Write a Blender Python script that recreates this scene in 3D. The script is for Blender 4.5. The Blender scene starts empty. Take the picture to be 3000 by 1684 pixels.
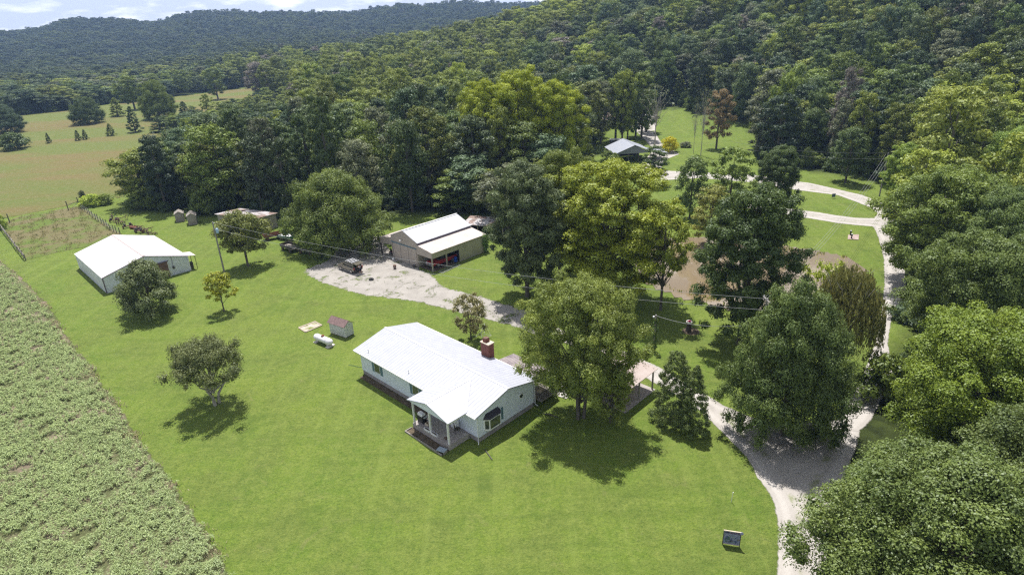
import bpy, bmesh, math, random
import numpy as np
from mathutils import Vector, Matrix
R = math.radians
sc = bpy.context.scene
COL = sc.collection

# ------------------------------------------------------------------ camera
FPX, PITCH, ROLL, CAMH = 1786.0, 0.40658, -0.03615, 36.978      # focal length in pixels of a 3000 px wide picture
fw = Vector((0, math.cos(PITCH), -math.sin(PITCH))); rt0 = Vector((1, 0, 0)); up0 = rt0.cross(fw)
rt = math.cos(ROLL)*rt0 + math.sin(ROLL)*up0; up = -math.sin(ROLL)*rt0 + math.cos(ROLL)*up0
cam = bpy.data.cameras.new('camera'); co = bpy.data.objects.new('camera', cam); COL.objects.link(co)
co.matrix_world = Matrix(((rt.x, up.x, -fw.x, 0), (rt.y, up.y, -fw.y, 0), (rt.z, up.z, -fw.z, CAMH), (0, 0, 0, 1)))
cam.sensor_width = 36; cam.lens = 36*FPX/3000; cam.clip_start = 0.5; cam.clip_end = 12000
sc.camera = co
def G(px, py, z=0.0):
    """where the line of sight through a point of the photograph meets height z"""
    d = rt*(px-1500) - up*(py-842) + fw*FPX
    t = (z-CAMH)/d.z
    return Vector((d.x*t, d.y*t, z))

# ------------------------------------------------------------------ sky, sun, exposure
SUN_AZ, SUN_EL = -9.0, 68.0          # degrees east of +Y, elevation
w = bpy.data.worlds.new("World"); sc.world = w; w.use_nodes = True
nt = w.node_tree; N = nt.nodes; L = nt.links
bg = N['Background']; sky = N.new('ShaderNodeTexSky'); sky.sky_type = 'NISHITA'; sky.sun_disc = False
sky.sun_elevation = R(SUN_EL); sky.sun_rotation = R(SUN_AZ); sky.air_density = 1.0; sky.dust_density = 1.2; sky.ozone_density = 1.5
tc = N.new('ShaderNodeTexCoord'); mp = N.new('ShaderNodeMapping'); mp.inputs['Scale'].default_value = (2.2, 2.2, 9)
ns = N.new('ShaderNodeTexNoise'); ns.inputs['Scale'].default_value = 5.5; ns.inputs['Detail'].default_value = 7; ns.inputs['Roughness'].default_value = 0.55
cr = N.new('ShaderNodeValToRGB'); cr.color_ramp.elements[0].position = .47; cr.color_ramp.elements[1].position = .62
mx = N.new('ShaderNodeMixRGB'); mx.inputs[2].default_value = (24, 24, 24.3, 1)
L.new(tc.outputs['Generated'], mp.inputs[0]); L.new(mp.outputs[0], ns.inputs[0]); L.new(ns.outputs[0], cr.inputs[0])
sp_ = N.new('ShaderNodeSeparateXYZ'); L.new(tc.outputs['Generated'], sp_.inputs[0]); el_ = N.new('ShaderNodeMapRange'); el_.inputs[1].default_value = .06; el_.inputs[2].default_value = .24; el_.inputs[3].default_value = .92; el_.inputs[4].default_value = 0
L.new(sp_.outputs[2], el_.inputs[0]); hz_ = N.new('ShaderNodeMixRGB'); hz_.inputs[2].default_value = (14.2, 15.2, 18.6, 1); L.new(el_.outputs[0], hz_.inputs[0]); L.new(sky.outputs[0], hz_.inputs[1])
L.new(cr.outputs[0], mx.inputs[0]); L.new(hz_.outputs[0], mx.inputs[1]); L.new(mx.outputs[0], bg.inputs[0])
bg.inputs[1].default_value = 0.05
sd = bpy.data.lights.new('sun', 'SUN'); sd.energy = 5.0; sd.angle = R(0.53); sd.color = (1, .955, .89)
so = bpy.data.objects.new('sun', sd); COL.objects.link(so)
sv = Vector((math.sin(R(SUN_AZ))*math.cos(R(SUN_EL)), math.cos(R(SUN_AZ))*math.cos(R(SUN_EL)), math.sin(R(SUN_EL))))
so.rotation_euler = sv.to_track_quat('Z', 'Y').to_euler(); so.location = (0, 0, 200)
sc.view_settings.view_transform = 'Standard'; sc.view_settings.look = 'None'; sc.view_settings.gamma = 1
sc.view_settings.exposure = 0.45
cy = sc.cycles
cy.use_denoising = False; cy.filter_width = 1.3; cy.use_adaptive_sampling = False; cy.sample_clamp_indirect = 3.0
cy.max_bounces = 5; cy.diffuse_bounces = 3; cy.glossy_bounces = 2; cy.transmission_bounces = 4; cy.transparent_max_bounces = 12; cy.volume_bounces = 0

# ------------------------------------------------------------------ helpers
def tag(o, label=None, cat=None, group=None, kind=None):
    if label: o['label'] = label
    if cat: o['category'] = cat
    if group: o['group'] = group
    if kind: o['kind'] = kind
    return o
def thing(name, label, cat, loc=(0, 0, 0), rz=0.0, group=None):
    o = bpy.data.objects.new(name, None); COL.objects.link(o); o.empty_display_size = .3
    o.location = loc; o.rotation_euler = (0, 0, rz)
    return tag(o, label, cat, group)
class MB:
    def __init__(s): s.v = []; s.f = []
    def face(s, pts):
        n = len(s.v); s.v += [tuple(p) for p in pts]; s.f.append(tuple(range(n, n+len(pts)))); return s
    def box(s, a, b, rot=None, piv=None):
        x0, y0, z0 = a; x1, y1, z1 = b
        P = [(x0, y0, z0), (x1, y0, z0), (x1, y1, z0), (x0, y1, z0), (x0, y0, z1), (x1, y0, z1), (x1, y1, z1), (x0, y1, z1)]
        if rot is not None:
            c = Vector(piv) if piv else Vector(((x0+x1)/2, (y0+y1)/2, (z0+z1)/2))
            P = [tuple(rot @ (Vector(p)-c)+c) for p in P]
        n = len(s.v); s.v += P
        s.f += [tuple(n+i for i in q) for q in ((0, 3, 2, 1), (4, 5, 6, 7), (0, 1, 5, 4), (1, 2, 6, 5), (2, 3, 7, 6), (3, 0, 4, 7))]; return s
    def prism(s, pts, vec):
        """pts: planar outline, extruded by vec"""
        n = len(s.v); k = len(pts); vec = Vector(vec)
        s.v += [tuple(p) for p in pts] + [tuple(Vector(p)+vec) for p in pts]
        s.f.append(tuple(range(n+k-1, n-1, -1))); s.f.append(tuple(range(n+k, n+2*k)))
        for i in range(k): j = (i+1) % k; s.f.append((n+i, n+j, n+k+j, n+k+i))
        return s
    def tube(s, path, rad, n=8, cap=True):
        path = [Vector(p) for p in path]
        if not hasattr(rad, '__len__'): rad = [rad]*len(path)
        rings = []
        for i, p in enumerate(path):
            d = (path[min(i+1, len(path)-1)]-path[max(i-1, 0)]).normalized()
            a = d.cross(Vector((0, 0, 1)) if abs(d.z) < .9 else Vector((1, 0, 0))).normalized(); b = d.cross(a)
            base = len(s.v)
            for k in range(n):
                t = 2*math.pi*k/n; s.v.append(tuple(p+(a*math.cos(t)+b*math.sin(t))*rad[i]))
            rings.append(base)
        for r0, r1 in zip(rings, rings[1:]):
            for k in range(n): s.f.append((r0+k, r0+(k+1) % n, r1+(k+1) % n, r1+k))
        if cap: s.f.append(tuple(rings[0]+k for k in range(n))[::-1]); s.f.append(tuple(rings[-1]+k for k in range(n)))
        return s
    def lathe(s, prof, c=(0, 0, 0), n=16):
        base = len(s.v)
        for r, z in prof:
            for k in range(n): t = 2*math.pi*k/n; s.v.append((c[0]+r*math.cos(t), c[1]+r*math.sin(t), c[2]+z))
        for i in range(len(prof)-1):
            for k in range(n): s.f.append((base+i*n+k, base+i*n+(k+1) % n, base+(i+1)*n+(k+1) % n, base+(i+1)*n+k))
        return s
    def build(s, name, m, parent=None, smooth=False, bevel=0):
        me = bpy.data.meshes.new(name); me.from_pydata(s.v, [], s.f); me.update()
        bm = bmesh.new(); bm.from_mesh(me); bmesh.ops.recalc_face_normals(bm, faces=bm.faces); bm.to_mesh(me); bm.free()
        if smooth:
            for p in me.polygons: p.use_smooth = True
        me.materials.append(m)
        o = bpy.data.objects.new(name, me); COL.objects.link(o)
        if parent: o.parent = parent
        if bevel:
            b = o.modifiers.new('bevel', 'BEVEL'); b.width = bevel; b.segments = 2; b.limit_method = 'ANGLE'
        return o
def rx(a): return Matrix.Rotation(a, 3, 'X')
def ry(a): return Matrix.Rotation(a, 3, 'Y')
def rz_(a): return Matrix.Rotation(a, 3, 'Z')
def copy_tree(o, parent=None):
    c = o.copy(); COL.objects.link(c); c.parent = parent
    for ch in [x for x in KIDS(o)]: copy_tree(ch, c)
    return c
def KIDS(o): return [x for x in bpy.data.objects if x.parent == o]

# ------------------------------------------------------------------ materials
def mat(name, c, c2=None, scale=1.0, rough=.8, metal=0.0, bump=0.0, bscale=None, spec=.3, wave=None, lo=.35, hi=.65, detail=5, coat=0, stretch=None):
    m = bpy.data.materials.new(name); m.use_nodes = True; nt = m.node_tree; N = nt.nodes; L = nt.links
    b = N['Principled BSDF']; b.inputs['Roughness'].default_value = rough; b.inputs['Metallic'].default_value = metal
    b.inputs['Specular IOR Level'].default_value = spec; b.inputs['Coat Weight'].default_value = coat
    tc = N.new('ShaderNodeTexCoord'); src = tc.outputs['Object']
    if stretch:
        mp = N.new('ShaderNodeMapping'); mp.inputs['Scale'].default_value = stretch; L.new(src, mp.inputs[0]); src = mp.outputs[0]
    col = None
    b.inputs['Base Color'].default_value = (*c, 1)
    if c2 is not None:
        n = N.new('ShaderNodeTexNoise'); n.inputs['Scale'].default_value = scale; n.inputs['Detail'].default_value = detail; L.new(src, n.inputs[0])
        r = N.new('ShaderNodeValToRGB'); r.color_ramp.elements[0].position = lo; r.color_ramp.elements[1].position = hi
        r.color_ramp.elements[0].color = (*c, 1); r.color_ramp.elements[1].color = (*c2, 1)
        L.new(n.outputs[0], r.inputs[0]); L.new(r.outputs[0], b.inputs['Base Color']); col = r.outputs[0]
    hgt = None
    if wave:      # (axis, period, depth, darkening) : ribs, clapboards, planks
        ax, per, dep, dk = wave
        sx = N.new('ShaderNodeSeparateXYZ'); L.new(tc.outputs['Object'], sx.inputs[0])
        ma = N.new('ShaderNodeMath'); ma.operation = 'MULTIPLY'; ma.inputs[1].default_value = 1/per; L.new(sx.outputs[ax], ma.inputs[0])
        fr = N.new('ShaderNodeMath'); fr.operation = 'FRACT'; L.new(ma.outputs[0], fr.inputs[0])
        rr = N.new('ShaderNodeValToRGB'); e = rr.color_ramp.elements; e[0].position = 0; e[0].color = (1-dk,)*3+(1,); e[1].position = .14; e[1].color = (1, 1, 1, 1)
        L.new(fr.outputs[0], rr.inputs[0])
        mm = N.new('ShaderNodeMixRGB'); mm.blend_type = 'MULTIPLY'; mm.inputs[0].default_value = 1
        if col: L.new(col, mm.inputs[1])
        else: mm.inputs[1].default_value = (*c, 1)
        L.new(rr.outputs[0], mm.inputs[2]); L.new(mm.outputs[0], b.inputs['Base Color'])
        bp = N.new('ShaderNodeBump'); bp.inputs['Distance'].default_value = dep; bp.inputs['Strength'].default_value = .8
        L.new(rr.outputs[0], bp.inputs['Height']); L.new(bp.outputs[0], b.inputs['Normal'])
    elif bump:
        n2 = N.new('ShaderNodeTexNoise'); n2.inputs['Scale'].default_value = bscale or scale*4; n2.inputs['Detail'].default_value = 6; L.new(src, n2.inputs[0])
        bp = N.new('ShaderNodeBump'); bp.inputs['Distance'].default_value = bump; bp.inputs['Strength'].default_value = 1
        L.new(n2.outputs[0], bp.inputs['Height']); L.new(bp.outputs[0], b.inputs['Normal'])
    return m
M = {}
M['white_metal'] = mat('painted_white_roofing', (.425, .44, .50), (.39, .405, .47), 1.2, .42, wave=(0, .46, .03, .36))
M['barn_roof'] = mat('bright_galvanised_roofing', (.62, .61, .61), (.57, .56, .57), .5, .4, wave=(1, .3, .012, .08))
M['tan_roof'] = mat('faded_tan_roofing', (.52, .465, .435), (.47, .415, .39), .6, .6, wave=(1, .3, .015, .08))
M['grey_roof'] = mat('translucent_grey_roofing', (.32, .35, .42), (.38, .39, .43), 1.4, .4, wave=(1, .8, .01, .10), stretch=(.3, 2, 1))
M['siding'] = mat('pale_vinyl_siding', (.70, .75, .88), (.66, .71, .84), .7, .6, wave=(2, .11, .012, .16))
M['barn_siding'] = mat('pale_ribbed_siding', (.66, .69, .78), (.60, .64, .74), .5, .5, wave=(0, .3, .02, .2))
M['barn_siding_y'] = mat('pale_ribbed_siding_end', (.70, .70, .80), (.60, .62, .74), .5, .5, wave=(1, .3, .02, .2))
M['tan_siding'] = mat('tan_ribbed_siding', (.42, .37, .325), (.38, .335, .295), .5, .6, wave=(0, .3, .02, .18))
M['tan_siding_y'] = mat('tan_ribbed_siding_side', (.37, .35, .28), (.33, .31, .25), .5, .6, wave=(1, .3, .02, .15))
M['skirt'] = mat('grey_block_skirting', (.27, .25, .26), (.33, .30, .30), 2, .9, bump=.01)
M['concrete'] = mat('weathered_concrete', (.30, .27, .26), (.38, .35, .33), 1.5, .9, bump=.006)
M['pale_concrete'] = mat('pale_concrete', (.55, .52, .50), (.64, .60, .58), 2.5, .9, bump=.005)
M['trim'] = mat('white_trim', (.72, .72, .74), None, rough=.5)
M['purple_trim'] = mat('dull_plum_trim', (.16, .12, .17), (.12, .09, .13), 3, .6)
M['shutter'] = mat('slate_blue_shutter', (.11, .19, .24), None, rough=.6, wave=(2, .08, .01, .25))
M['glass'] = mat('dark_window_glass', (.03, .04, .04), (.07, .08, .06), .8, .08, spec=.8)
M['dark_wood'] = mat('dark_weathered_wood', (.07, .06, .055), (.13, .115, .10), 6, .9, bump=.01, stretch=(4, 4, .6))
M['grey_wood'] = mat('grey_weathered_wood', (.22, .20, .18), (.34, .31, .28), 5, .9, bump=.01, stretch=(4, 4, .5))
M['pale_wood'] = mat('pale_new_wood', (.50, .42, .33), (.60, .52, .42), 5, .8)
M['fence_wood'] = mat('greenish_old_post_wood', (.10, .10, .07), (.20, .19, .14), 5, .9, bump=.01)
M['brick'] = mat('red_brick', (.14, .055, .042), (.21, .085, .065), 5, .85, wave=(2, .075, .008, .35))
M['shingle'] = mat('brown_shingles', (.15, .10, .10), (.22, .15, .145), 4, .9, wave=(0, .4, .01, .15))
M['shed_wall'] = mat('flaking_white_boards', (.42, .46, .46), (.62, .62, .60), 3, .85, wave=(2, .2, .012, .25))
M['tank'] = mat('white_tank_enamel', (.74, .73, .78), (.50, .46, .50), 2.2, .35, lo=.45, hi=.8)
M['rust'] = mat('rusty_iron', (.10, .06, .045), (.19, .12, .09), 6, .8, bump=.01)
M['rust_red'] = mat('faded_red_machine_paint', (.22, .06, .035), (.14, .07, .05), 4, .7)
M['dark_metal'] = mat('dark_machine_metal', (.05, .045, .05), (.09, .08, .08), 4, .6)
M['rubber'] = mat('black_rubber', (.03, .03, .032), (.045, .043, .045), 6, .85)
M['steel'] = mat('galvanised_steel', (.45, .46, .48), None, rough=.4, metal=.7)
M['white_paint'] = mat('gloss_white_paint', (.75, .75, .78), None, rough=.3)
M['suv'] = mat('bronze_car_paint', (.17, .155, .125), None, rough=.28, metal=.45, coat=.6)
M['car_glass'] = mat('tinted_car_glass', (.015, .02, .018), None, rough=.06, spec=.9)
M['tail'] = mat('red_tail_lamp', (.42, .06, .05), None, rough=.25)
M['alloy'] = mat('silver_wheel', (.42, .40, .39), None, rough=.35, metal=.6)
M['red_paint'] = mat('red_truck_paint', (.33, .02, .025), None, rough=.3, coat=.5)
M['chrome'] = mat('chrome_grille', (.6, .62, .66), None, rough=.2, metal=.8)
M['blue_plastic'] = mat('blue_barrel_plastic', (.01, .06, .38), None, rough=.45)
M['black'] = mat('black_plastic_and_opening_shade', (.015, .015, .018), None, rough=.5)  # also covers openings, as their painted inner shade
M['brown_door'] = mat('brown_rusted_door', (.13, .075, .06), (.17, .10, .085), 1.2, .7, wave=(0, .3, .015, .15))
M['dark_roof'] = mat('charcoal_shingle', (.03, .03, .045), (.05, .045, .06), 5, .85)
M['soil'] = mat('brown_bed_soil_and_shade', (.07, .055, .035), (.13, .10, .07), 2, .95, bump=.05)  # soil tone darkened to carry the shadow along the house front too
M['bark'] = mat('tree_bark', (.085, .075, .065), (.16, .14, .12), 3, .95, bump=.03, stretch=(3, 3, .6))
M['pale_bark'] = mat('dead_pale_bark', (.30, .28, .25), (.42, .39, .36), 3, .9, bump=.02, stretch=(3, 3, .6))
M['pole_wood'] = mat('grey_utility_pole_wood', (.20, .19, .18), (.30, .28, .27), 4, .9, stretch=(5, 5, .4))
M['wire'] = mat('aluminium_wire', (.50, .50, .52), None, rough=.4, metal=.5)
M['dark_wire'] = mat('dark_wire', (.10, .10, .11), None, rough=.5)
M['skin'] = mat('skin', (.45, .26, .18), None, rough=.6)
M['hair'] = mat('brown_hair', (.05, .03, .02), None, rough=.7)
M['shirt'] = mat('white_shirt', (.70, .70, .76), None, rough=.9)
M['shorts'] = mat('navy_shorts', (.02, .02, .05), None, rough=.9)
M['white_stone'] = mat('white_limestone', (.60, .57, .54), (.70, .66, .62), 4, .9, bump=.02)
M['stump'] = mat('dark_stump_bark', (.06, .045, .04), (.11, .085, .07), 8, .95, bump=.05)

def leafmat(name, inst):
    m = bpy.data.materials.new(name); m.use_nodes = True; nt = m.node_tree; N = nt.nodes; L = nt.links
    for n in list(N): N.remove(n)
    out = N.new('ShaderNodeOutputMaterial')
    if inst:
        ci = N.new('ShaderNodeAttribute'); ci.attribute_type = 'INSTANCER'; ci.attribute_name = 'tint'; col = ci.outputs['Color']
    else:
        ci = N.new('ShaderNodeObjectInfo'); col = ci.outputs['Color']
    at = N.new('ShaderNodeAttribute'); at.attribute_name = 'tone'
    hs = N.new('ShaderNodeHueSaturation')
    mr = N.new('ShaderNodeMapRange'); mr.inputs[1].default_value = 0; mr.inputs[2].default_value = 1; mr.inputs[3].default_value = .95; mr.inputs[4].default_value = 2.9; hs.inputs['Saturation'].default_value = 1.08
    mh = N.new('ShaderNodeMapRange'); mh.inputs[1].default_value = 0; mh.inputs[2].default_value = 1; mh.inputs[3].default_value = .486; mh.inputs[4].default_value = .459
    L.new(at.outputs['Fac'], mr.inputs[0]); L.new(at.outputs['Fac'], mh.inputs[0])
    L.new(mr.outputs[0], hs.inputs['Value']); L.new(mh.outputs[0], hs.inputs['Hue']); L.new(col, hs.inputs['Color'])
    d = N.new('ShaderNodeBsdfDiffuse'); t = N.new('ShaderNodeBsdfTranslucent'); g = N.new('ShaderNodeBsdfGlossy'); g.inputs['Roughness'].default_value = .5
    g.inputs['Color'].default_value = (.75, .8, .85, 1)
    tcl = N.new('ShaderNodeHueSaturation'); tcl.inputs['Hue'].default_value = .485; tcl.inputs['Value'].default_value = 1.25; L.new(hs.outputs[0], tcl.inputs['Color'])
    L.new(hs.outputs[0], d.inputs[0]); L.new(tcl.outputs[0], t.inputs[0])
    m1 = N.new('ShaderNodeMixShader'); m1.inputs[0].default_value = .22; L.new(d.outputs[0], m1.inputs[1]); L.new(t.outputs[0], m1.inputs[2])
    m2 = N.new('ShaderNodeMixShader'); m2.inputs[0].default_value = .035; L.new(m1.outputs[0], m2.inputs[1]); L.new(g.outputs[0], m2.inputs[2])
    L.new(m2.outputs[0], out.inputs[0]); return m
M['leaf'] = leafmat('leaves', False); M['leaf_inst'] = leafmat('forest_leaves', True)

# ------------------------------------------------------------------ terrain
def sstep(t): t = np.clip(t, 0, 1); return t*t*(3-2*t)
AZ = np.radians(np.array([-180, -60, -46, -25, -14, -8, 3, 15, 30, 45, 60, 180]))
HC = np.array([0, 0, 0, 0, 4, 11, 25, 44, 60, 66, 60, 40.])
HD = np.array([520, 520, 520, 520, 520, 520, 480, 470, 450, 400, 350, 350.])
HF = np.array([300, 300, 300, 300, 290, 262, 250, 215, 180, 140, 120, 120.])
# far ridge: skyline points of the photograph (px) turned into crest heights at 1500 m
SKY = [(-600, 75), (0, 67), (38, 67), (111, 54), (146, 43), (201, 27), (279, 31), (320, 28), (402, 42), (437, 45), (480, 37), (544, 22), (640, 18), (750, 27), (866, 26), (939, 31), (1041, 31), (1099, 20), (1172, 15), (1245, 17), (1303, 12), (1405, 10), (1500, 17), (1600, 16), (2200, 10)]
FD = 1450.0
_az = []; _h = []
for px, py in SKY:
    d = rt*(px-1500) - up*(py-842) + fw*FPX; hd = math.hypot(d.x, d.y)
    _az.append(math.atan2(d.x, d.y)); _h.append(CAMH + d.z/hd*FD - 25)
_az = np.array([-math.pi]+_az+[math.pi]); _h = np.array([_h[0]]+_h+[_h[-1]])
def ground_z(x, y):
    x = np.asarray(x, float); y = np.asarray(y, float)
    d = np.hypot(x, y); az = np.arctan2(x, y)
    hc = np.interp(az, AZ, HC); hd = np.interp(az, AZ, HD); hf = np.interp(az, AZ, HF)
    t = (d-hf)/(hd-hf)
    near = hc*sstep(t) - hc*.55*sstep((d-hd)/350)
    near = near*(1+.10*np.sin(x*.021+1)*np.sin(y*.017))
    fc = np.interp(az, _az, _h)
    t2 = (d-760)/(FD-760)
    spur = 1+.16*np.sin(az*34+d*.004)*np.clip(1-t2, 0, 1)+.07*np.sin(az*71+2-d*.006)*np.clip(1-t2, 0, 1)
    far = fc*sstep(t2*.5+.0)*2*spur
    far = np.where(t2 > 1, fc*(1-.75*sstep((d-FD)/900)), np.minimum(far, fc))
    far = np.where(t2 < 0, 0, far)
    roll = 1.3*sstep((d-260)/200)*np.sin(x*.012+.7)*np.cos(y*.011)
    z = np.maximum(near, 0)+np.maximum(far, 0)*sstep((d-hd*1.0)/300)+roll
    pd = np.hypot((x-POND[0])/13.5, (y-POND[1])/9.5)
    return z
def inpoly(x, y, P):
    x = np.asarray(x, float); y = np.asarray(y, float); c = np.zeros(x.shape, bool); n = len(P); j = n-1
    for i in range(n):
        xi, yi = P[i]; xj, yj = P[j]
        c ^= ((yi > y) != (yj > y)) & (x < (xj-xi)*(y-yi)/((yj-yi) or 1e-9)+xi); j = i
    return c
def gp(pts): return [tuple(G(*p)[:2]) for p in pts]
POND = (26, 98)
OPEN = gp([(-500, 400), (0, 345), (64, 340), (204, 326), (364, 302), (533, 280), (650, 265), (757, 252), (765, 262), (750, 300), (640, 345), (540, 385), (500, 430),
           (462, 520), (392, 606), (420, 622), (520, 625), (640, 632), (800, 640), (950, 636), (1120, 622), (1250, 622), (1440, 628), (1490, 690), (1560, 640), (1640, 580), (1700, 520),
           (1735, 440), (1725, 372), (1780, 345), (1960, 340), (2090, 366), (2200, 383), (2245, 420), (2215, 462), (2300, 488), (2500, 512), (2610, 543), (2660, 600),
           (2650, 760), (2660, 900), (2640, 1000), (2620, 1100), (2540, 1220), (2440, 1320), (2400, 1420), (2380, 1684), (2380, 2600), (-900, 2600)])
def grid_axis(a, b, fine0, fine1, s0, grow):
    v = list(np.arange(fine0, fine1+.1, s0)); s = s0; x = fine1
    while x < b: s *= grow; x += s; v.append(x)
    s = s0; x = fine0
    while x > a: s *= grow; x -= s; v.insert(0, x)
    return np.array(v)
gx = grid_axis(-4500, 4500, -300, 220, 5, 1.07); gy = grid_axis(-800, 5500, 0, 480, 5, 1.06)
X, Y = np.meshgrid(gx, gy); Z = ground_z(X, Y)
def np_mesh(name, V, F4, m, smooth=True):
    me = bpy.data.meshes.new(name); nv = len(V); nf = len(F4); k = F4.shape[1]
    me.vertices.add(nv); me.vertices.foreach_set('co', np.ascontiguousarray(V, dtype=np.float32).ravel())
    me.loops.add(nf*k); me.loops.foreach_set('vertex_index', np.ascontiguousarray(F4, dtype=np.int32).ravel())
    me.polygons.add(nf); me.polygons.foreach_set('loop_start', np.arange(0, nf*k, k, dtype=np.int32)); me.polygons.foreach_set('loop_total', np.full(nf, k, dtype=np.int32))
    me.polygons.foreach_set('use_smooth', np.full(nf, smooth)); me.update(); me.validate(); me.materials.append(m)
    return me
def fattr(me, name, vals, dom='POINT'):
    a = me.attributes.new(name, 'FLOAT', dom); a.data.foreach_set('value', np.ascontiguousarray(vals, dtype=np.float32))
def gridfaces(ny, nx):
    i = np.arange(ny-1)[:, None]*nx+np.arange(nx-1)[None, :]; i = i.ravel()
    return np.stack([i, i+1, i+nx+1, i+nx], 1)

class NT:       # tiny node-writing helper
    def __init__(s, name):
        s.m = bpy.data.materials.new(name); s.m.use_nodes = True; s.N = s.m.node_tree.nodes; s.L = s.m.node_tree.links; s.b = s.N['Principled BSDF']
        s.tc = s.N.new('ShaderNodeTexCoord').outputs['Object']; s.b.inputs['Roughness'].default_value = .9; s.b.inputs['Specular IOR Level'].default_value = .15
    def noise(s, scale, detail=5, stretch=None, rot=0, rough=.55, dist=0):
        src = s.tc
        if stretch:
            mp = s.N.new('ShaderNodeMapping'); mp.inputs['Scale'].default_value = stretch; mp.inputs['Rotation'].default_value = (0, 0, rot); s.L.new(src, mp.inputs[0]); src = mp.outputs[0]
        n = s.N.new('ShaderNodeTexNoise'); n.inputs['Scale'].default_value = scale; n.inputs['Detail'].default_value = detail; n.inputs['Roughness'].default_value = rough
        n.inputs['Distortion'].default_value = dist
        s.L.new(src, n.inputs[0]); return n.outputs[0]
    def ramp(s, src, stops):
        r = s.N.new('ShaderNodeValToRGB'); e = r.color_ramp.elements
        while len(e) < len(stops): e.new(.5)
        for k, (p, c) in enumerate(stops): e[k].position = p; e[k].color = (*c, 1) if hasattr(c, '__len__') else (c, c, c, 1)
        s.L.new(src, r.inputs[0]); return r.outputs[0]
    def mix(s, f, a, b, mode='MIX'):
        m = s.N.new('ShaderNodeMixRGB'); m.blend_type = mode
        for k, v in ((0, f), (1, a), (2, b)):
            if hasattr(v, 'links'): s.L.new(v, m.inputs[k])
            elif hasattr(v, '__len__'): m.inputs[k].default_value = (*v, 1)
            else: m.inputs[k].default_value = v
        return m.outputs[0]
    def math(s, op, a, b=0.0, c=None):
        m = s.N.new('ShaderNodeMath'); m.operation = op
        for k, v in ((0, a), (1, b)) + (((2, c),) if c is not None else ()):
            if hasattr(v, 'links'): s.L.new(v, m.inputs[k])
            else: m.inputs[k].default_value = v
        return m.outputs[0]
    def attr(s, n): a = s.N.new('ShaderNodeAttribute'); a.attribute_name = n; return a.outputs['Fac']
    def done(s, col, bump=None, dist=.05, alpha=None):
        s.L.new(col, s.b.inputs['Base Color'])
        if bump is not None:
            b = s.N.new('ShaderNodeBump'); b.inputs['Distance'].default_value = dist; s.L.new(bump, b.inputs['Height']); s.L.new(b.outputs[0], s.b.inputs['Normal'])
        if alpha is not None: s.L.new(alpha, s.b.inputs['Alpha'])
        return s.m
# lawn + forest floor
t = NT('lawn_grass')
lawn = t.mix(t.ramp(t.noise(.045, 6, rough=.7, dist=.6), [(.38, 0.), (.62, 1.)]), (.115, .184, .025), (.172, .228, .035))
lawn = t.mix(t.math('MULTIPLY', t.ramp(t.noise(.22, 6), [(.42, 0.), (.62, 1.)]), .75), lawn, (.122, .156, .036))
lawn = t.mix(t.ramp(t.noise(1.1, 6), [(.40, 0.), (.72, .8)]), lawn, (.206, .250, .056))
lawn = t.mix(t.ramp(t.noise(3.4, 6, rough=.8), [(.44, 0.), (.70, .95)]), lawn, (.060, .108, .020))
lawn = t.mix(t.ramp(t.noise(6.5, 5, rough=.8), [(.52, 0.), (.68, .8)]), lawn, (.21, .27, .07))
lawn = t.mix(t.ramp(t.noise(.35, 6, rough=.7, dist=.8), [(.60, 0.), (.72, .55)]), lawn, (.215, .215, .085))
lawn = t.mix(t.ramp(t.noise(.16, 6, rough=.7, dist=.4), [(.56, 0.), (.66, .6)]), lawn, (.084, .134, .024))
lawn = t.mix(t.ramp(t.noise(.8, 4, stretch=(1, .05, 1), rot=.77), [(.52, 0.), (.66, .40)]), lawn, (.19, .245, .055))
lawn = t.mix(t.ramp(t.noise(.6, 4, stretch=(.05, 1, 1), rot=.2), [(.55, 0.), (.68, .30)]), lawn, (.080, .130, .022))
floor = t.ramp(t.noise(.6, 5), [(.3, (.02, .028, .010)), (.7, (.055, .075, .018))])
col = t.mix(t.attr('forest'), lawn, floor)
bmp = t.math('ADD', t.noise(2.2, 7, rough=.7), t.math('MULTIPLY', t.noise(9, 3), .6))
M['lawn'] = t.done(col, bmp, .22)
V = np.stack([X.ravel(), Y.ravel(), Z.ravel()], 1)
me = np_mesh('ground', V, gridfaces(len(gy), len(gx)), M['lawn'])
fo = (~inpoly(V[:, 0], V[:, 1], OPEN)) & (V[:, 1] > 15)
fattr(me, 'forest', fo.astype(float))
ground = bpy.data.objects.new('ground', me); COL.objects.link(ground)
tag(ground, 'mown green lawn running out to the woods and hills', None, None, 'structure')

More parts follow.
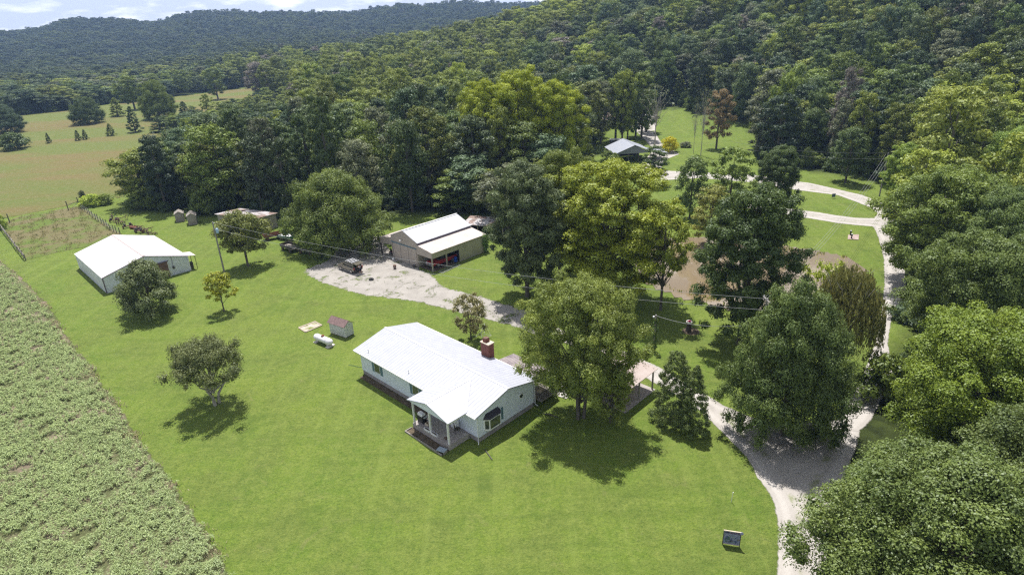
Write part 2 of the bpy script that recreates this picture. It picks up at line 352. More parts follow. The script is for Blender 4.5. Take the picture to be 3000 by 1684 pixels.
def densify(P, step):
    o = []
    for a, b in zip(P, P[1:]+P[:1]):
        n = max(1, int(math.dist(a, b)/step))
        for k in range(n): o.append((a[0]+(b[0]-a[0])*k/n, a[1]+(b[1]-a[1])*k/n))
    return o
def patch(name, P, m, z, step, fringe, label=None, kind='structure', zf=True):
    """ground sheet inside polygon P with an 'edge' attribute: distance to the outline divided by fringe"""
    A = np.array(P); x0, y0 = A.min(0)-step; x1, y1 = A.max(0)+step
    xs = np.arange(x0, x1+step, step); ys = np.arange(y0, y1+step, step)
    X, Y = np.meshgrid(xs, ys); ins = inpoly(X, Y, P)
    x = X.ravel(); y = Y.ravel(); dist = np.full(x.shape, 1e9); n = len(P)
    for i in range(n):
        a = A[i]; b = A[(i+1) % n]; ab = b-a; L2 = max(ab@ab, 1e-9)
        tt = np.clip(((x-a[0])*ab[0]+(y-a[1])*ab[1])/L2, 0, 1)
        dist = np.minimum(dist, np.hypot(x-a[0]-tt*ab[0], y-a[1]-tt*ab[1]))
    sd = np.where(ins.ravel(), dist, -dist)
    F4 = gridfaces(len(ys), len(xs)); F4 = F4[(sd[F4] > -fringe*.5-step*1.6).any(1)]
    used = np.unique(F4); mp = np.full(len(x), -1); mp[used] = np.arange(len(used)); F4 = mp[F4]
    zz = ground_z(x[used], y[used])+z
    me = np_mesh(name, np.stack([x[used], y[used], zz], 1), F4, m)
    fattr(me, 'edge', np.clip(sd[used]/fringe*.5+.5, -3, 12))
    o = bpy.data.objects.new(name, me); COL.objects.link(o); tag(o, label, None, None, kind); return o
def edge_alpha(t, scale, amp=.9, soft=.06, det=5):
    n = t.noise(scale, det, rough=.7)
    v = t.math('SUBTRACT', t.math('ADD', t.attr('edge'), t.math('MULTIPLY', t.math('SUBTRACT', n, .5), amp)), .5-soft)
    return t.math('MINIMUM', t.math('MAXIMUM', t.math('DIVIDE', v, 2*soft), 0.), 1.)
t = NT('hay_meadow')
c = t.mix(t.ramp(t.noise(.012, 4, stretch=(1, 2.6, 1), rot=.2, dist=.5), [(.44, 0.), (.56, 1.)]), (.112, .146, .034), (.158, .128, .050))
c = t.mix(t.ramp(t.noise(.10, 6, stretch=(1, 2.0, 1), rot=.2), [(.47, 0.), (.62, .45)]), c, (.120, .150, .034))
c = t.mix(t.ramp(t.noise(.9, 6, rough=.75), [(.45, 0.), (.7, .65)]), c, (.225, .200, .09))
c = t.mix(t.ramp(t.noise(2.5, 4, rough=.8), [(.5, 0.), (.75, .6)]), c, (.085, .085, .028))
M['hay'] = t.done(c, t.noise(1.5, 7, rough=.8), .25, edge_alpha(t, .35, .8))
HAY = gp([(-520, 405), (0, 347), (64, 342), (204, 328), (364, 304), (533, 282), (650, 267), (750, 256), (765, 262), (750, 300), (640, 345), (540, 385), (470, 430),
          (420, 520), (348, 590), (330, 575), (242, 586), (189, 606), (41, 634), (0, 640), (-520, 700)])
patch('hay_field', HAY, M['hay'], .03, 4.0, 1.6, 'olive and tan unmown hay field')
t = NT('paddock_weeds')
c = t.mix(t.ramp(t.noise(.16, 5, dist=.5), [(.42, 0.), (.56, 1.)]), (.105, .160, .028), (.165, .138, .075))
c = t.mix(t.ramp(t.noise(1.2, 6, rough=.75), [(.42, 0.), (.75, .75)]), c, (.20, .205, .08))
c = t.mix(t.ramp(t.noise(2.4, 4, rough=.8), [(.52, 0.), (.75, .7)]), c, (.065, .085, .022))
M['paddock'] = t.done(c, t.noise(1.3, 7, rough=.8), .3, edge_alpha(t, .8, .6))
PAD = gp([(8, 655), (60, 634), (190, 612), (231, 606), (262, 620), (352, 685), (380, 705), (300, 716), (180, 736), (78, 763), (20, 690)])
patch('paddock_ground', PAD, M['paddock'], .04, 1.0, .8, 'brown and green tussocks inside the fenced paddock')
# crop strip, near left
t = NT('crop_soil')
c = t.mix(t.ramp(t.noise(.35, 5, dist=.5), [(.50, 0.), (.66, 1.)]), (.13, .14, .065), (.27, .205, .165))
c = t.mix(t.ramp(t.noise(2.6, 6, rough=.75), [(.45, 0.), (.75, .9)]), c, (.05, .07, .022))
M['crop'] = t.done(c, t.noise(2.4, 7, rough=.8), .2, edge_alpha(t, .7, .8))
EDGE = [(-30, 740), (0, 765), (45, 800), (87, 842), (135, 890), (157, 920), (180, 964), (227, 1031), (270, 1075), (291, 1118), (349, 1191), (387, 1263), (402, 1286), (500, 1408), (562, 1504), (640, 1612), (667, 1684), (760, 1900)]
CROP = gp(EDGE+[(-900, 1900), (-700, 800)])
patch('crop_field', CROP, M['crop'], .03, 1.2, 1.0, 'weedy ground of the leafy crop field with bare patches')
# gravel
def gravelmat(name, a, b, weeds=0.0, ed=.55):
    t = NT(name)
    c = t.mix(t.ramp(t.noise(.5, 6), [(.35, 0.), (.65, 1.)]), a, b)
    if not weeds:      # wheel tracks pressed pale, weedier crown between them
        sd_ = t.math('MULTIPLY', t.math('SUBTRACT', t.attr('edge'), .5), .1)
        c = t.mix(t.math('MULTIPLY', t.ramp(sd_, [(.030, 0.), (.055, .55), (.085, .55), (.115, 0.)]), 1.), c, (.50, .475, .45))
        c = t.mix(t.math('MULTIPLY', t.ramp(sd_, [(.13, 0.), (.15, 1.), (.19, 1.), (.22, 0.)]), t.ramp(t.noise(.55, 6, rough=.75), [(.50, 0.), (.62, .75)])), c, (.17, .20, .07))
    c = t.mix(t.ramp(t.noise(7, 4, rough=.8), [(.45, 0.), (.7, .45)]), c, (.31, .29, .275))
    al = edge_alpha(t, 1.1, ed)
    if weeds:
        wn = t.ramp(t.noise(.42, 7, rough=.72, dist=.8), [(.60-weeds*.22, 1.), (.66-weeds*.16, 0.)])
        al = t.math('MULTIPLY', al, t.math('MAXIMUM', wn, t.ramp(t.noise(3.0, 4, rough=.8), [(.50, 0.), (.56, 1.)])))
    return t.done(c, t.noise(11, 4), .03, al)
M['gravel'] = gravelmat('pale_gravel', (.35, .328, .305), (.43, .405, .38))
M['weedy_gravel'] = gravelmat('weedy_gravel', (.29, .272, .25), (.355, .335, .31), .28, 1.0)
YARD = [(892, 794), (915, 782), (960, 765), (985, 735), (1040, 700), (1105, 692), (1150, 744), (1230, 788), (1262, 806), (1297, 842), (1405, 868), (1463, 888), (1530, 905), (1600, 945), (1650, 972),
        (1640, 1010), (1560, 975), (1500, 953), (1400, 927), (1303, 903), (1222, 883), (1128, 871), (1060, 862), (992, 842), (930, 822)]
patch('gravel_yard', gp(YARD), M['weedy_gravel'], .02, .7, 1.2, 'weedy pale gravel yard and track between barn and house')
DR = [(1590, 950), (1650, 968), (1760, 1000), (1881, 1052), (1945, 1082), (2010, 1125), (2065, 1154), (2120, 1188), (2200, 1222), (2290, 1236), (2370, 1240), (2454, 1232),
      (2520, 1262), (2500, 1330), (2470, 1400), (2430, 1480), (2420, 1580), (2420, 1684), (2420, 2100), (2270, 2100), (2277, 1684), (2282, 1540), (2270, 1478), (2250, 1435), (2222, 1403), (2193, 1344), (2114, 1263), (2047, 1200), (1990, 1160), (1928, 1128), (1850, 1080), (1700, 1020), (1600, 985)]
patch('driveway', gp(DR), M['gravel'], .024, .6, .5, 'pale gravel driveway curving past the house lawn')
LANE = [(2440, 1240), (2454, 1232), (2480, 1188), (2535, 1084), (2558, 1022), (2573, 973), (2585, 900), (2592, 830), (2590, 760), (2575, 700), (2560, 664), (2512, 660), (2454, 654), (2366, 639), (2305, 631), (2200, 612), (2120, 592), (2120, 578),
        (2200, 594), (2305, 611), (2395, 622), (2454, 632), (2512, 639), (2560, 640), (2573, 625), (2553, 610), (2512, 593), (2454, 572), (2390, 564), (2320, 555), (2200, 534), (2050, 522), (1950, 528), (1890, 520), (1880, 480), (1915, 440), (1890, 410), (1850, 372), (1875, 350), (1925, 352), (1920, 390), (1938, 420), (1990, 452), (1945, 470), (1935, 500), (2050, 505), (2200, 512),
        (2311, 529), (2375, 537), (2454, 555), (2527, 572), (2579, 593), (2610, 612), (2622, 650), (2632, 720), (2650, 800), (2657, 860), (2611, 930), (2600, 1005), (2615, 1080), (2590, 1150), (2548, 1235), (2510, 1268)]
patch('gravel_lane', gp(LANE), M['gravel'], .028, .8, .5, 'pale gravel lane looping past the pond to the neighbouring house')
# pond
t = NT('muddy_water_and_glare')
c = t.mix(t.ramp(t.noise(.06, 1), [(.40, 0.), (.6, 1.)]), (.205, .155, .092), (.215, .172, .122))  # mud brown; the pinker tone is sky glare put into the water colour
t.b.inputs['Roughness'].default_value = .03; t.b.inputs['Specular IOR Level'].default_value = .65
M['water'] = t.done(c, t.noise(1.2, 2), .0015)
PP = gp([(1872, 716), (1960, 704), (2060, 702), (2160, 716), (2290, 733), (2400, 748), (2470, 766), (2492, 782), (2484, 806), (2450, 850), (2400, 890), (2310, 905), (2200, 900), (2120, 882), (2060, 868), (2000, 852), (1960, 838), (1925, 820), (1890, 795), (1868, 755)])
patch('pond_water', PP, M['water'], .05, 1.0, .01, 'muddy brown water of the farm pond')
t = NT('bank_grass')
c = t.mix(t.ramp(t.noise(.9, 6, rough=.7), [(.38, 0.), (.62, 1.)]), (.085, .125, .022), (.19, .21, .065))
M['bank'] = t.done(c, t.noise(1.4, 6), .3, edge_alpha(t, .8, .9))

# ------------------------------------------------------------------ trees
def unit(v): return v/np.maximum(np.linalg.norm(v, axis=1, keepdims=True), 1e-9)
def clumps(style, h, r, zb, n, rng, cs):
    k = np.arange(n)+.5; ph = k*2.39996+rng.uniform(0, 6.28)
    if style in ('broad', 'tall', 'open'):
        zz = 1-1.86*k/n if style != 'open' else 1-1.25*k/n; q = np.sqrt(np.clip(1-zz*zz, 0, 1))
        e = rng.uniform(.62, 1.0, n); e[::4] *= .6; e *= rng.choice([1, .86], n); la = .12 if style == 'open' else .22; lob = 1+la*np.sin(2*ph+rng.uniform(0, 6))+.6*la*np.sin(5*ph+rng.uniform(0, 6))
        p = .82 if style != 'tall' else .62
        C = np.stack([np.cos(ph)*q**p*r*e*lob, np.sin(ph)*q**p*r*e*lob, (h+zb)/2+zz*(h-zb)/2*rng.uniform(.78, .97, n)], 1)
        C += rng.normal(0, r*.06, (n, 3)); rad = r*cs*rng.uniform(.65, 1.35, n)
        top = h-rad*.75; C[:, 2] = np.minimum(C[:, 2], top)
        C[:, 2] = np.maximum(C[:, 2], zb+rad*.3)
    elif style == 'dome':
        t = (k/n)**1.15; e = rng.uniform(.72, 1.0, n); e[::4] *= .62; lob = 1+.16*np.sin(2*ph+rng.uniform(0, 6))+.10*np.sin(5*ph+rng.uniform(0, 6))
        q = np.clip(1-t**2.2, 0, 1)**.62*np.minimum(1, .78+t*1.2); C = np.stack([np.cos(ph)*q*r*e*lob, np.sin(ph)*q*r*e*lob, zb+t*(h-zb)*rng.uniform(.86, .98, n)], 1)+rng.normal(0, r*.04, (n, 3)); rad = r*cs*rng.uniform(.65, 1.35, n)
        C[:, 2] += np.where(t < .3, rng.uniform(0, .16, n)*(h-zb), 0); C[:, 2] = np.clip(C[:, 2], zb+rad*.4, h-rad*.7)
    else:            # cone
        t = (k/n)**.85; rr = r*(1-t)**(.62 if r < 2.9 else .42)*rng.uniform(.55, .95, n)
        C = np.stack([np.cos(ph)*rr, np.sin(ph)*rr, zb+t*(h-zb)*.96], 1); rad = r*cs*(1-.55*t)*rng.uniform(.7, 1.25, n)
    return C, rad
def leaves(C, rad, total, size, rng, flat=.75, fill=.15, up=.45, droop=0.0):
    wts = rad**2; cnt = np.maximum(3, (wts/wts.sum()*total).astype(int)); idx = np.repeat(np.arange(len(C)), cnt); n = len(idx)
    d = unit(rng.normal(0, 1, (n, 3))*np.array([1, 1, .8])+np.array([0, 0, .62])); rr = rng.uniform(.80, 1.08, n)
    inner = rng.random(n) < fill; rr[inner] = rng.uniform(0, .8, inner.sum())
    rr *= 1+.25*np.sin(d[:, 0]*5+idx)*np.cos(d[:, 1]*6+idx*2)
    off = d*(rad[idx]*rr)[:, None]; off[:, 2] *= flat
    P = C[idx]+off
    if droop: P[:, 2] -= droop*rad[idx]*(np.hypot(off[:, 0], off[:, 1])/rad[idx])**2
    nn = unit(d*1.0+np.array([0, 0, up*.6])+rng.normal(0, .42, (n, 3)))
    tmp = unit(rng.normal(0, 1, (n, 3))); T = unit(np.cross(nn, tmp)); B = np.cross(nn, T)
    s = size*rng.uniform(.6, 1.4, n)[:, None]
    V = np.stack([P-T*s*.5, P+B*s*.30, P+T*s*.5, P-B*s*.30], 1).reshape(-1, 3)
    F4 = np.arange(n*4).reshape(-1, 4)
    ct = rng.uniform(0, 1, len(C))
    ni = int(total*.16); ii = rng.choice(len(C), ni, p=wts/wts.sum()); Pi = C[ii]+unit(rng.normal(0, 1, (ni, 3)))*(rad[ii]*rng.uniform(0, .62, ni))[:, None]*np.array([1, 1, flat])
    ni_ = unit(rng.normal(0, 1, (ni, 3))); Ti = unit(np.cross(ni_, unit(rng.normal(0, 1, (ni, 3))))); Bi = np.cross(ni_, Ti); si = size*rng.uniform(1.6, 2.8, ni)[:, None]
    V = np.concatenate([V, np.stack([Pi-Ti*si*.5, Pi+Bi*si*.42, Pi+Ti*si*.5, Pi-Bi*si*.42], 1).reshape(-1, 3)]); F4 = np.arange(len(V)).reshape(-1, 4); idx = np.concatenate([idx, ii]); n = len(idx)
    tone = np.clip(.20+.38*ct[idx]+.42*rng.random(n), 0, 1)
    return V, F4, tone
def crown_mesh(name, V, F4, tone, m=None):
    me = np_mesh(name, V, F4, m or M['leaf'], False); fattr(me, 'tone', tone, 'FACE'); return me
def limb(mb, a, b, r0, r1, rng, n=5, sides=5, sag=.18):
    a = Vector(a); b = Vector(b); ln = (b-a).length; pts = []
    for i in range(n+1):
        t = i/n; p = a.lerp(b, t); p.z += math.sin(t*math.pi)*ln*sag*(.3 if t > .5 else 0.2)
        if 0 < i < n: p += Vector(rng.normal(0, ln*.03, 3))
        pts.append(p)
    mb.tube(pts, [r0+(r1-r0)*i/n for i in range(n+1)], sides, cap=False)
PROTO = {}
def proto(key, style, h, r, zb, n, total, size, seed, cs=.27, trunk_r=None, limbs=10, multi=1, bark='bark', lo=0, **kw):
    rng = np.random.default_rng(seed); C, rad = clumps(style, h, r, zb, n, rng, cs)
    if key == 'juniper':
        C2, rad2 = clumps('cone', h*.94, r*.8, zb, n, rng, cs); C = np.concatenate([C+[-r*.42, 0, 0], C2+[r*.52, .2, 0]]); rad = np.concatenate([rad, rad2])
    if style == 'open':
        keep = ~((C[:, 2] < zb+(h-zb)*.40) & (np.hypot(C[:, 0], C[:, 1]) < r*.5)); C = C[keep]; rad = rad[keep]
    Vc, Fc, Tn = leaves(C, rad, total, size, rng, **kw); cm = crown_mesh(key+'_crown', Vc, Fc, Tn)
    r_eff = float(np.percentile(np.hypot(Vc[:, 0], Vc[:, 1]), 97)); h_eff = float(np.percentile(Vc[:, 2], 99.7))
    mb = MB(); tr = trunk_r or h*.018
    for q in range(multi):
        a0 = q*2*math.pi/multi+seed; ox, oy = (math.cos(a0)*tr*1.2, math.sin(a0)*tr*1.2) if multi > 1 else (0, 0)
        k = 0 if multi == 1 else r*.16
        top = h*(.82 if style != 'open' else .45); pts = [(ox, oy, -.3), (ox, oy, 0.25), (ox+ox*.8*k, oy+oy*.8*k, top*.35), (ox+math.cos(a0)*k*1.6+rng.normal(0, .1), oy+math.sin(a0)*k*1.6, top*.7), (math.cos(a0)*k*2.2, math.sin(a0)*k*2.2, top)]
        f = 1 if multi == 1 else .62
        mb.tube(pts, [tr*1.35*f, tr*1.0*f, tr*.8*f, tr*.5*f, tr*.15*f], 9, cap=False)
    order = np.argsort(-rad)[:limbs] if style != 'open' else rng.permutation(len(C))[:limbs]
    for i in order:
        c = C[i]; zt = min(max(zb*.75, c[2]*.52-r*.1), top*.9); f = 1-zt/h
        limb(mb, (0, 0, zt), c, tr*.5*f, tr*.10, rng)
    PROTO[key] = (cm, mb, bark, h_eff, r_eff); return key
_tm = {}
def trunk_mesh(key):
    if key not in _tm:
        mb = PROTO[key][1]; me = bpy.data.meshes.new(key+'_trunk'); me.from_pydata(mb.v, [], mb.f); me.update()
        for p in me.polygons: p.use_smooth = True
        me.materials.append(M[PROTO[key][2]]); _tm[key] = me
    return _tm[key]
def put_tree(key, xy, h, w, tint, label, name='tree', cat='tree', group=None, rz=None, trunk=True):
    cm, _, _, h0, r0 = PROTO[key]; x, y = xy[0], xy[1]; z = float(ground_z(x, y))
    o = thing(name, label, cat, (x, y, z), rz if rz is not None else (x*3.7+y*1.3) % 6.28, group)
    o.scale = (w/2/r0, w/2/r0, h/h0)
    c = bpy.data.objects.new('crown', cm); COL.objects.link(c); c.parent = o; c.color = (*tint, 1)
    if trunk: k = bpy.data.objects.new('trunk', trunk_mesh(key)); COL.objects.link(k); k.parent = o
    return o
def depth(P): return (Vector(P)-Vector((0, 0, CAMH))).dot(fw)
def proj(P):
    d = Vector(P)-Vector((0, 0, CAMH)); z = d.dot(fw); return 1500+FPX*d.dot(rt)/z, 842-FPX*d.dot(up)/z
def hero(key, base, top, wpx, tint, label, **kw):
    P = G(*base); lo, hi = .2, 45.
    for _ in range(40):
        m = (lo+hi)/2
        if proj((P.x, P.y, m))[1] > top: lo = m
        else: hi = m
    wid = wpx*depth((P.x, P.y, lo*.6))/FPX
    return put_tree(key, P, lo, wid, tint, label, **kw)
T_DARK = (.036, .064, .018); T_MID = (.060, .098, .021); T_YEL = (.12, .165, .022); T_BLU = (.034, .060, .027); T_GRY = (.070, .086, .046); T_LIME = (.092, .135, .026)
# forest prototypes (crowns also supply the far woods)
FK = [proto('oak', 'broad', 20, 5.4, 1.5, 46, 9000, .42, 1, .30, limbs=8), proto('poplar', 'tall', 22, 4.6, 1.5, 44, 8600, .40, 2, .30, limbs=8),
      proto('hickory', 'broad', 21, 5.0, 1.2, 64, 9600, .38, 3, .22, limbs=8), proto('maple', 'broad', 17, 4.8, 1, 40, 8400, .40, 4, .32, limbs=8),
      proto('elm', 'tall', 19, 5.2, 1, 72, 9200, .37, 5, .20, limbs=8), proto('cedar', 'cone', 13, 2.6, .5, 60, 6400, .30, 6, .26, limbs=4),
      proto('sassafras', 'tall', 16, 3.4, 1, 36, 6200, .38, 7, .32, limbs=6)]
proto('big_maple', 'broad', 15, 7.2, 2.4, 340, 140000, .15, 11, .125, trunk_r=.36, limbs=34, multi=3, flat=.8)
proto('dark_maple', 'dome', 14, 7.0, .5, 320, 140000, .16, 12, .135, limbs=20, flat=.8)
proto('pond_tree', 'tall', 18, 5.0, .9, 200, 90000, .19, 13, .17, limbs=20)
proto('sycamore', 'tall', 21, 6.6, .8, 230, 110000, .20, 14, .155, limbs=30)
proto('hickory_near', 'dome', 15, 8, 1.0, 480, 210000, .14, 15, .115, limbs=20, flat=.7, droop=.25)
proto('locust', 'broad', 14, 7, 1.5, 300, 140000, .15, 16, .145, limbs=20, flat=.55, droop=.35)
proto('shiny_tree', 'broad', 16, 8, 1.5, 300, 120000, .20, 17, .125, limbs=20)
proto('round_tree', 'dome', 12, 8.5, .2, 280, 100000, .19, 18, .14, limbs=20)
proto('barn_tree', 'dome', 6.5, 3.6, .5, 90, 26000, .16, 19, .19, limbs=20, droop=.2)
proto('yard_maple', 'broad', 8.5, 4.0, 1.9, 80, 13000, .25, 20, .21, limbs=14, multi=2, trunk_r=.22)
proto('open_tree', 'open', 5.6, 3.9, 1.3, 130, 34000, .125, 21, .175, trunk_r=.26, limbs=26, multi=3, bark='pale_bark', fill=.3)
proto('sapling', 'broad', 4.4, 1.5, 1.2, 34, 2600, .16, 22, .26, limbs=12, trunk_r=.07, fill=.4)
proto('small_apple', 'tall', 4.3, 2.1, .5, 46, 4600, .15, 23, .22, limbs=20, trunk_r=.09, multi=2, fill=.5)
proto('thin_tree', 'tall', 12, 3.6, 3.4, 80, 15000, .19, 24, .20, limbs=40, trunk_r=.17, fill=.6)
proto('juniper', 'cone', 7, 3.0, .1, 120, 34000, .13, 25, .20, limbs=4)
proto('bush', 'dome', 3, 2, .1, 26, 4200, .20, 26, .32, limbs=4)
proto('bare_tree', 'open', 16, 4.2, 6, 26, 260, .3, 27, .2, trunk_r=.2, limbs=26, bark='pale_bark')
proto('wispy', 'tall', 6, 3.4, .6, 60, 5200, .17, 28, .22, limbs=30, trunk_r=.08, multi=3, fill=.7)
def willow():
    rng = np.random.default_rng(31); Vs = []; Ts = []; n = 620
    for i in range(n):
        a = rng.uniform(0, 6.28); q = rng.uniform(.25, 1); x, y = math.cos(a)*4.2*q, math.sin(a)*4.2*q; z0 = 8.6-3.2*q*q+rng.uniform(-.8, .5); ln = rng.uniform(1.5, 4.2)
        k = 34; t = rng.uniform(0, 1, k); P = np.stack([x+x*.12*t+rng.normal(0, .10, k), y+y*.12*t+rng.normal(0, .10, k), z0-ln*t**1.1], 1); P[:, 2] = np.maximum(P[:, 2], .5)
        T = unit(np.array([0, 0, -1.])+rng.normal(0, .35, (k, 3))); B = unit(np.cross(T, rng.normal(0, 1, (k, 3)))); s = rng.uniform(.2, .4, k)[:, None]
        Vs.append(np.stack([P-T*s*.5, P+B*s*.2, P+T*s*.5, P-B*s*.2], 1).reshape(-1, 3)); Ts.append(np.clip(rng.uniform(.1, .9)*.6+.4*rng.random(k), 0, 1))
    V = np.concatenate(Vs); cm = crown_mesh('willow_crown', V, np.arange(len(V)).reshape(-1, 4), np.concatenate(Ts))
    mb = MB(); mb.tube([(0, 0, -.3), (0, 0, 1.5), (.2, .1, 4), (.1, 0, 7)], [.34, .27, .2, .06], 9)
    for i in range(26): a = i*2.4; limb(mb, (0, 0, 2+i*.12), (math.cos(a)*3.2, math.sin(a)*3.2, 7+rng.uniform(-1, 1.3)), .09, .02, rng)
    PROTO['willow'] = (cm, mb, 'pale_bark', 9, 4.5)
willow()

hero('barn_tree', (449, 915), 764, 190, (.058, .082, .032), 'low dense round tree growing in front of the white barn gable')
hero('sapling', (657, 912), 798, 88, (.12, .155, .02), 'small slender yellow-green tree on the open lawn beyond the barn tree')
hero('open_tree', (634, 1182), 1004, 232, (.068, .090, .036), 'spreading fruit tree with bare forked limbs showing under its crown')
hero('yard_maple', (727, 780), 622, 150, (.080, .105, .030), 'young broad-leaved tree on two stems in front of the grey machine shed')
hero('round_tree', (1000, 728), 503, 305, (.064, .100, .024), 'huge low round tree shading the trailers beside the gravel yard')
hero('small_apple', (1380, 993), 864, 122, (.13, .135, .06), 'thin olive small tree beside the clothes dryer behind the house')
hero('big_maple', (1700, 1222), 822, 350, (.088, .128, .032), 'big bright green maple overhanging the carport roof beside the house')
hero('juniper', (1992, 1245), 1046, 172, (.064, .096, .034), 'dense dark juniper with twin tips beside the driveway curve', name='juniper')
hero('dark_maple', (2288, 1275), 832, 350, (.052, .086, .026), 'large dark green maple in the angle between driveway and lane')
hero('willow', (2445, 1085), 772, 215, (.115, .130, .045), 'drooping brownish-green willow between the dark maple and the lane', name='willow_tree')
hero('pond_tree', (2165, 1008), 548, 285, T_DARK, 'tall dark tree standing between the stump planter and the pond')
hero('thin_tree', (1935, 908), 592, 195, (.10, .145, .025), 'thin airy tree with a long bare trunk at the near pond bank')
hero('sycamore', (1775, 865), 472, 395, (.105, .150, .022), 'giant yellow-green sycamore between the tan barn and the pond')
hero('sycamore', (1640, 800), 440, 215, (.070, .105, .024), 'tall mid green tree squeezed between the dark tree and giant sycamore', rz=1.1)
hero('pond_tree', (1545, 868), 478, 225, (.050, .074, .030), 'dark tall tree casting shade just right of the tan barn', rz=2.0)
hero('wispy', (1788, 1238), 1085, 165, (.088, .125, .030), 'low leafy sapling in front of the carport beside the maple trunk', name='sapling')
hero('wispy', (2400, 945), 768, 165, (.14, .20, .04), 'airy light green saplings leaning over the near pond shore', name='sapling_clump')
hero('maple', (2476, 536), 375, 120, T_DARK, 'dark tree with a bare trunk standing on the lawn beyond the loop lane')
hero('pond_tree', (2262, 655), 430, 135, T_DARK, 'dark round-topped tree beside the gravel lane above the pond', rz=.4)
hero('elm', (2130, 665), 432, 140, (.075, .125, .03), 'mid green bushy tree left of the dark lane tree')
hero('maple', (2020, 640), 458, 120, (.060, .10, .03), 'rounded green tree in front of the neighbouring gravel turnaround')
hero('hickory', (2075, 720), 545, 130, (.100, .125, .030), 'tree with yellowing orange-tinged top near the far pond bank')
hero('poplar', (1915, 545), 428, 85, T_DARK, 'dark tree hiding the right end of the pale-roofed neighbouring barn')
hero('bush', (1785, 492), 442, 62, T_MID, 'round shrub under the left eave of the neighbouring barn', name='shrub', cat='shrub')
hero('bush', (1962, 446), 400, 60, (.22, .25, .02), 'bright yellow shrub right of the neighbouring barn roof', name='shrub', cat='shrub')
hero('bush', (2008, 432), 415, 34, T_GRY, 'small grey-green shrub on the neighbour lawn', name='shrub', cat='shrub')
hero('bare_tree', (2053, 455), 255, 60, T_GRY, 'tall leafless pale dead tree on the neighbour lawn', name='dead_tree')
hero('bare_tree', (2031, 450), 300, 36, T_GRY, 'shorter dead tree with one trunk left of the tall dead tree', name='dead_tree', rz=1)
hero('bare_tree', (1918, 428), 245, 105, T_GRY, 'leaning half-dead tree with long bare branches behind the neighbouring barn', name='dead_tree', rz=2)
hero('poplar', (2098, 436), 262, 82, (.13, .115, .05), 'orange-brown dying tree at the lawn edge of the far woods')
for k, (bx, by, tp, wd, tn) in enumerate([(1803, 412, 225, 95, T_MID), (1822, 420, 205, 90, T_LIME), (1838, 416, 240, 70, T_DARK), (1879, 408, 210, 85, T_MID), (1760, 420, 235, 90, T_GRY), (1862, 402, 262, 90, T_DARK), (1893, 388, 262, 80, T_DARK)]):
    hero(['poplar', 'elm', 'hickory'][k % 3], (bx, by), tp, wd, tn, ['leftmost tall bare-stemmed tree behind the neighbouring barn roof', 'light green tallest tree behind the neighbouring barn ridge', 'dark slim tree just behind the neighbouring barn ridge',
        'tall tree between the barn ridge and the neighbouring driveway', 'grey-green tree by the neighbouring house porch', 'dark tree shading the middle of the neighbouring drive', 'dark tree at the far end of the neighbouring drive'][k], group='tall trees behind the neighbouring barn')
def by_top(key, cx, top, h, w, tint, label, **kw):
    P = G(cx, top, h); z = float(ground_z(P.x, P.y)); P = G(cx, top, h+z); return put_tree(key, P, h, w, tint, label, **kw)
for k, (b_, tp_, w_) in enumerate((((1432, 560), 238, 200), ((1525, 548), 205, 215), ((1618, 552), 236, 185))):
    hero('sycamore', b_, tp_, w_, (.118, .172, .019), ['leftmost', 'middle and tallest', 'rightmost'][k]+' of three bright yellow-green giants rising from the woods behind the barn', rz=k*2.1, group='bright giants of the middle woods')
by_top('maple', 985, 188, 15, 11, (.16, .09, .045), 'rusty red-brown topped tree in the middle of the far woods')
FIELD = [('round_tree', 472, 351, 240, 112, T_MID, 'big round tree standing alone near the far field edge'), ('round_tree', 262, 366, 290, 98, T_DARK, 'wide low dark tree with flat shadow on the far field'),
    ('cedar', 348, 346, 292, 44, T_LIME, 'light green conical tree between the wide dark and round field trees'), ('poplar', 397, 326, 225, 80, T_MID, 'tall oval tree touching the far treeline'),
    ('cedar', 398, 389, 314, 42, T_DARK, 'narrow cone-shaped cedar on the hay field'), ('cedar', 327, 399, 364, 28, T_MID, 'small stubby cedar left of the narrow cedar'),
    ('cedar', 231, 413, 383, 19, T_DARK, 'left of a close pair of tiny cedars'), ('cedar', 252, 410, 381, 18, T_DARK, 'right of a close pair of tiny cedars'), ('cedar', 145, 421, 391, 16, T_DARK, 'tiny lone cedar left of the cedar pair'),
    ('elm', 640, 295, 200, 72, T_MID, 'tall rounded tree where the upper field narrows'), ('round_tree', 25, 392, 312, 108, T_BLU, 'dark tree cut by the left picture edge on the far field'),
    ('bush', 45, 438, 388, 92, T_DARK, 'low spreading bush at the left edge of the hay field'), ('bush', 488, 378, 340, 44, T_DARK, 'dark shrub on the hedge line below the big round tree'), ('bush', 514, 374, 333, 38, T_MID, 'greener shrub beside the dark hedge shrub')]
for k, b, y, tp, wd, tn, lb in FIELD:
    hero(k, (b, y), tp, wd, tn, lb, group='trees scattered over the hay field', name='shrub' if k == 'bush' else ('cedar_tree' if k == 'cedar' else 'tree'), cat='shrub' if k == 'bush' else 'tree')
rnd = random.Random(5)
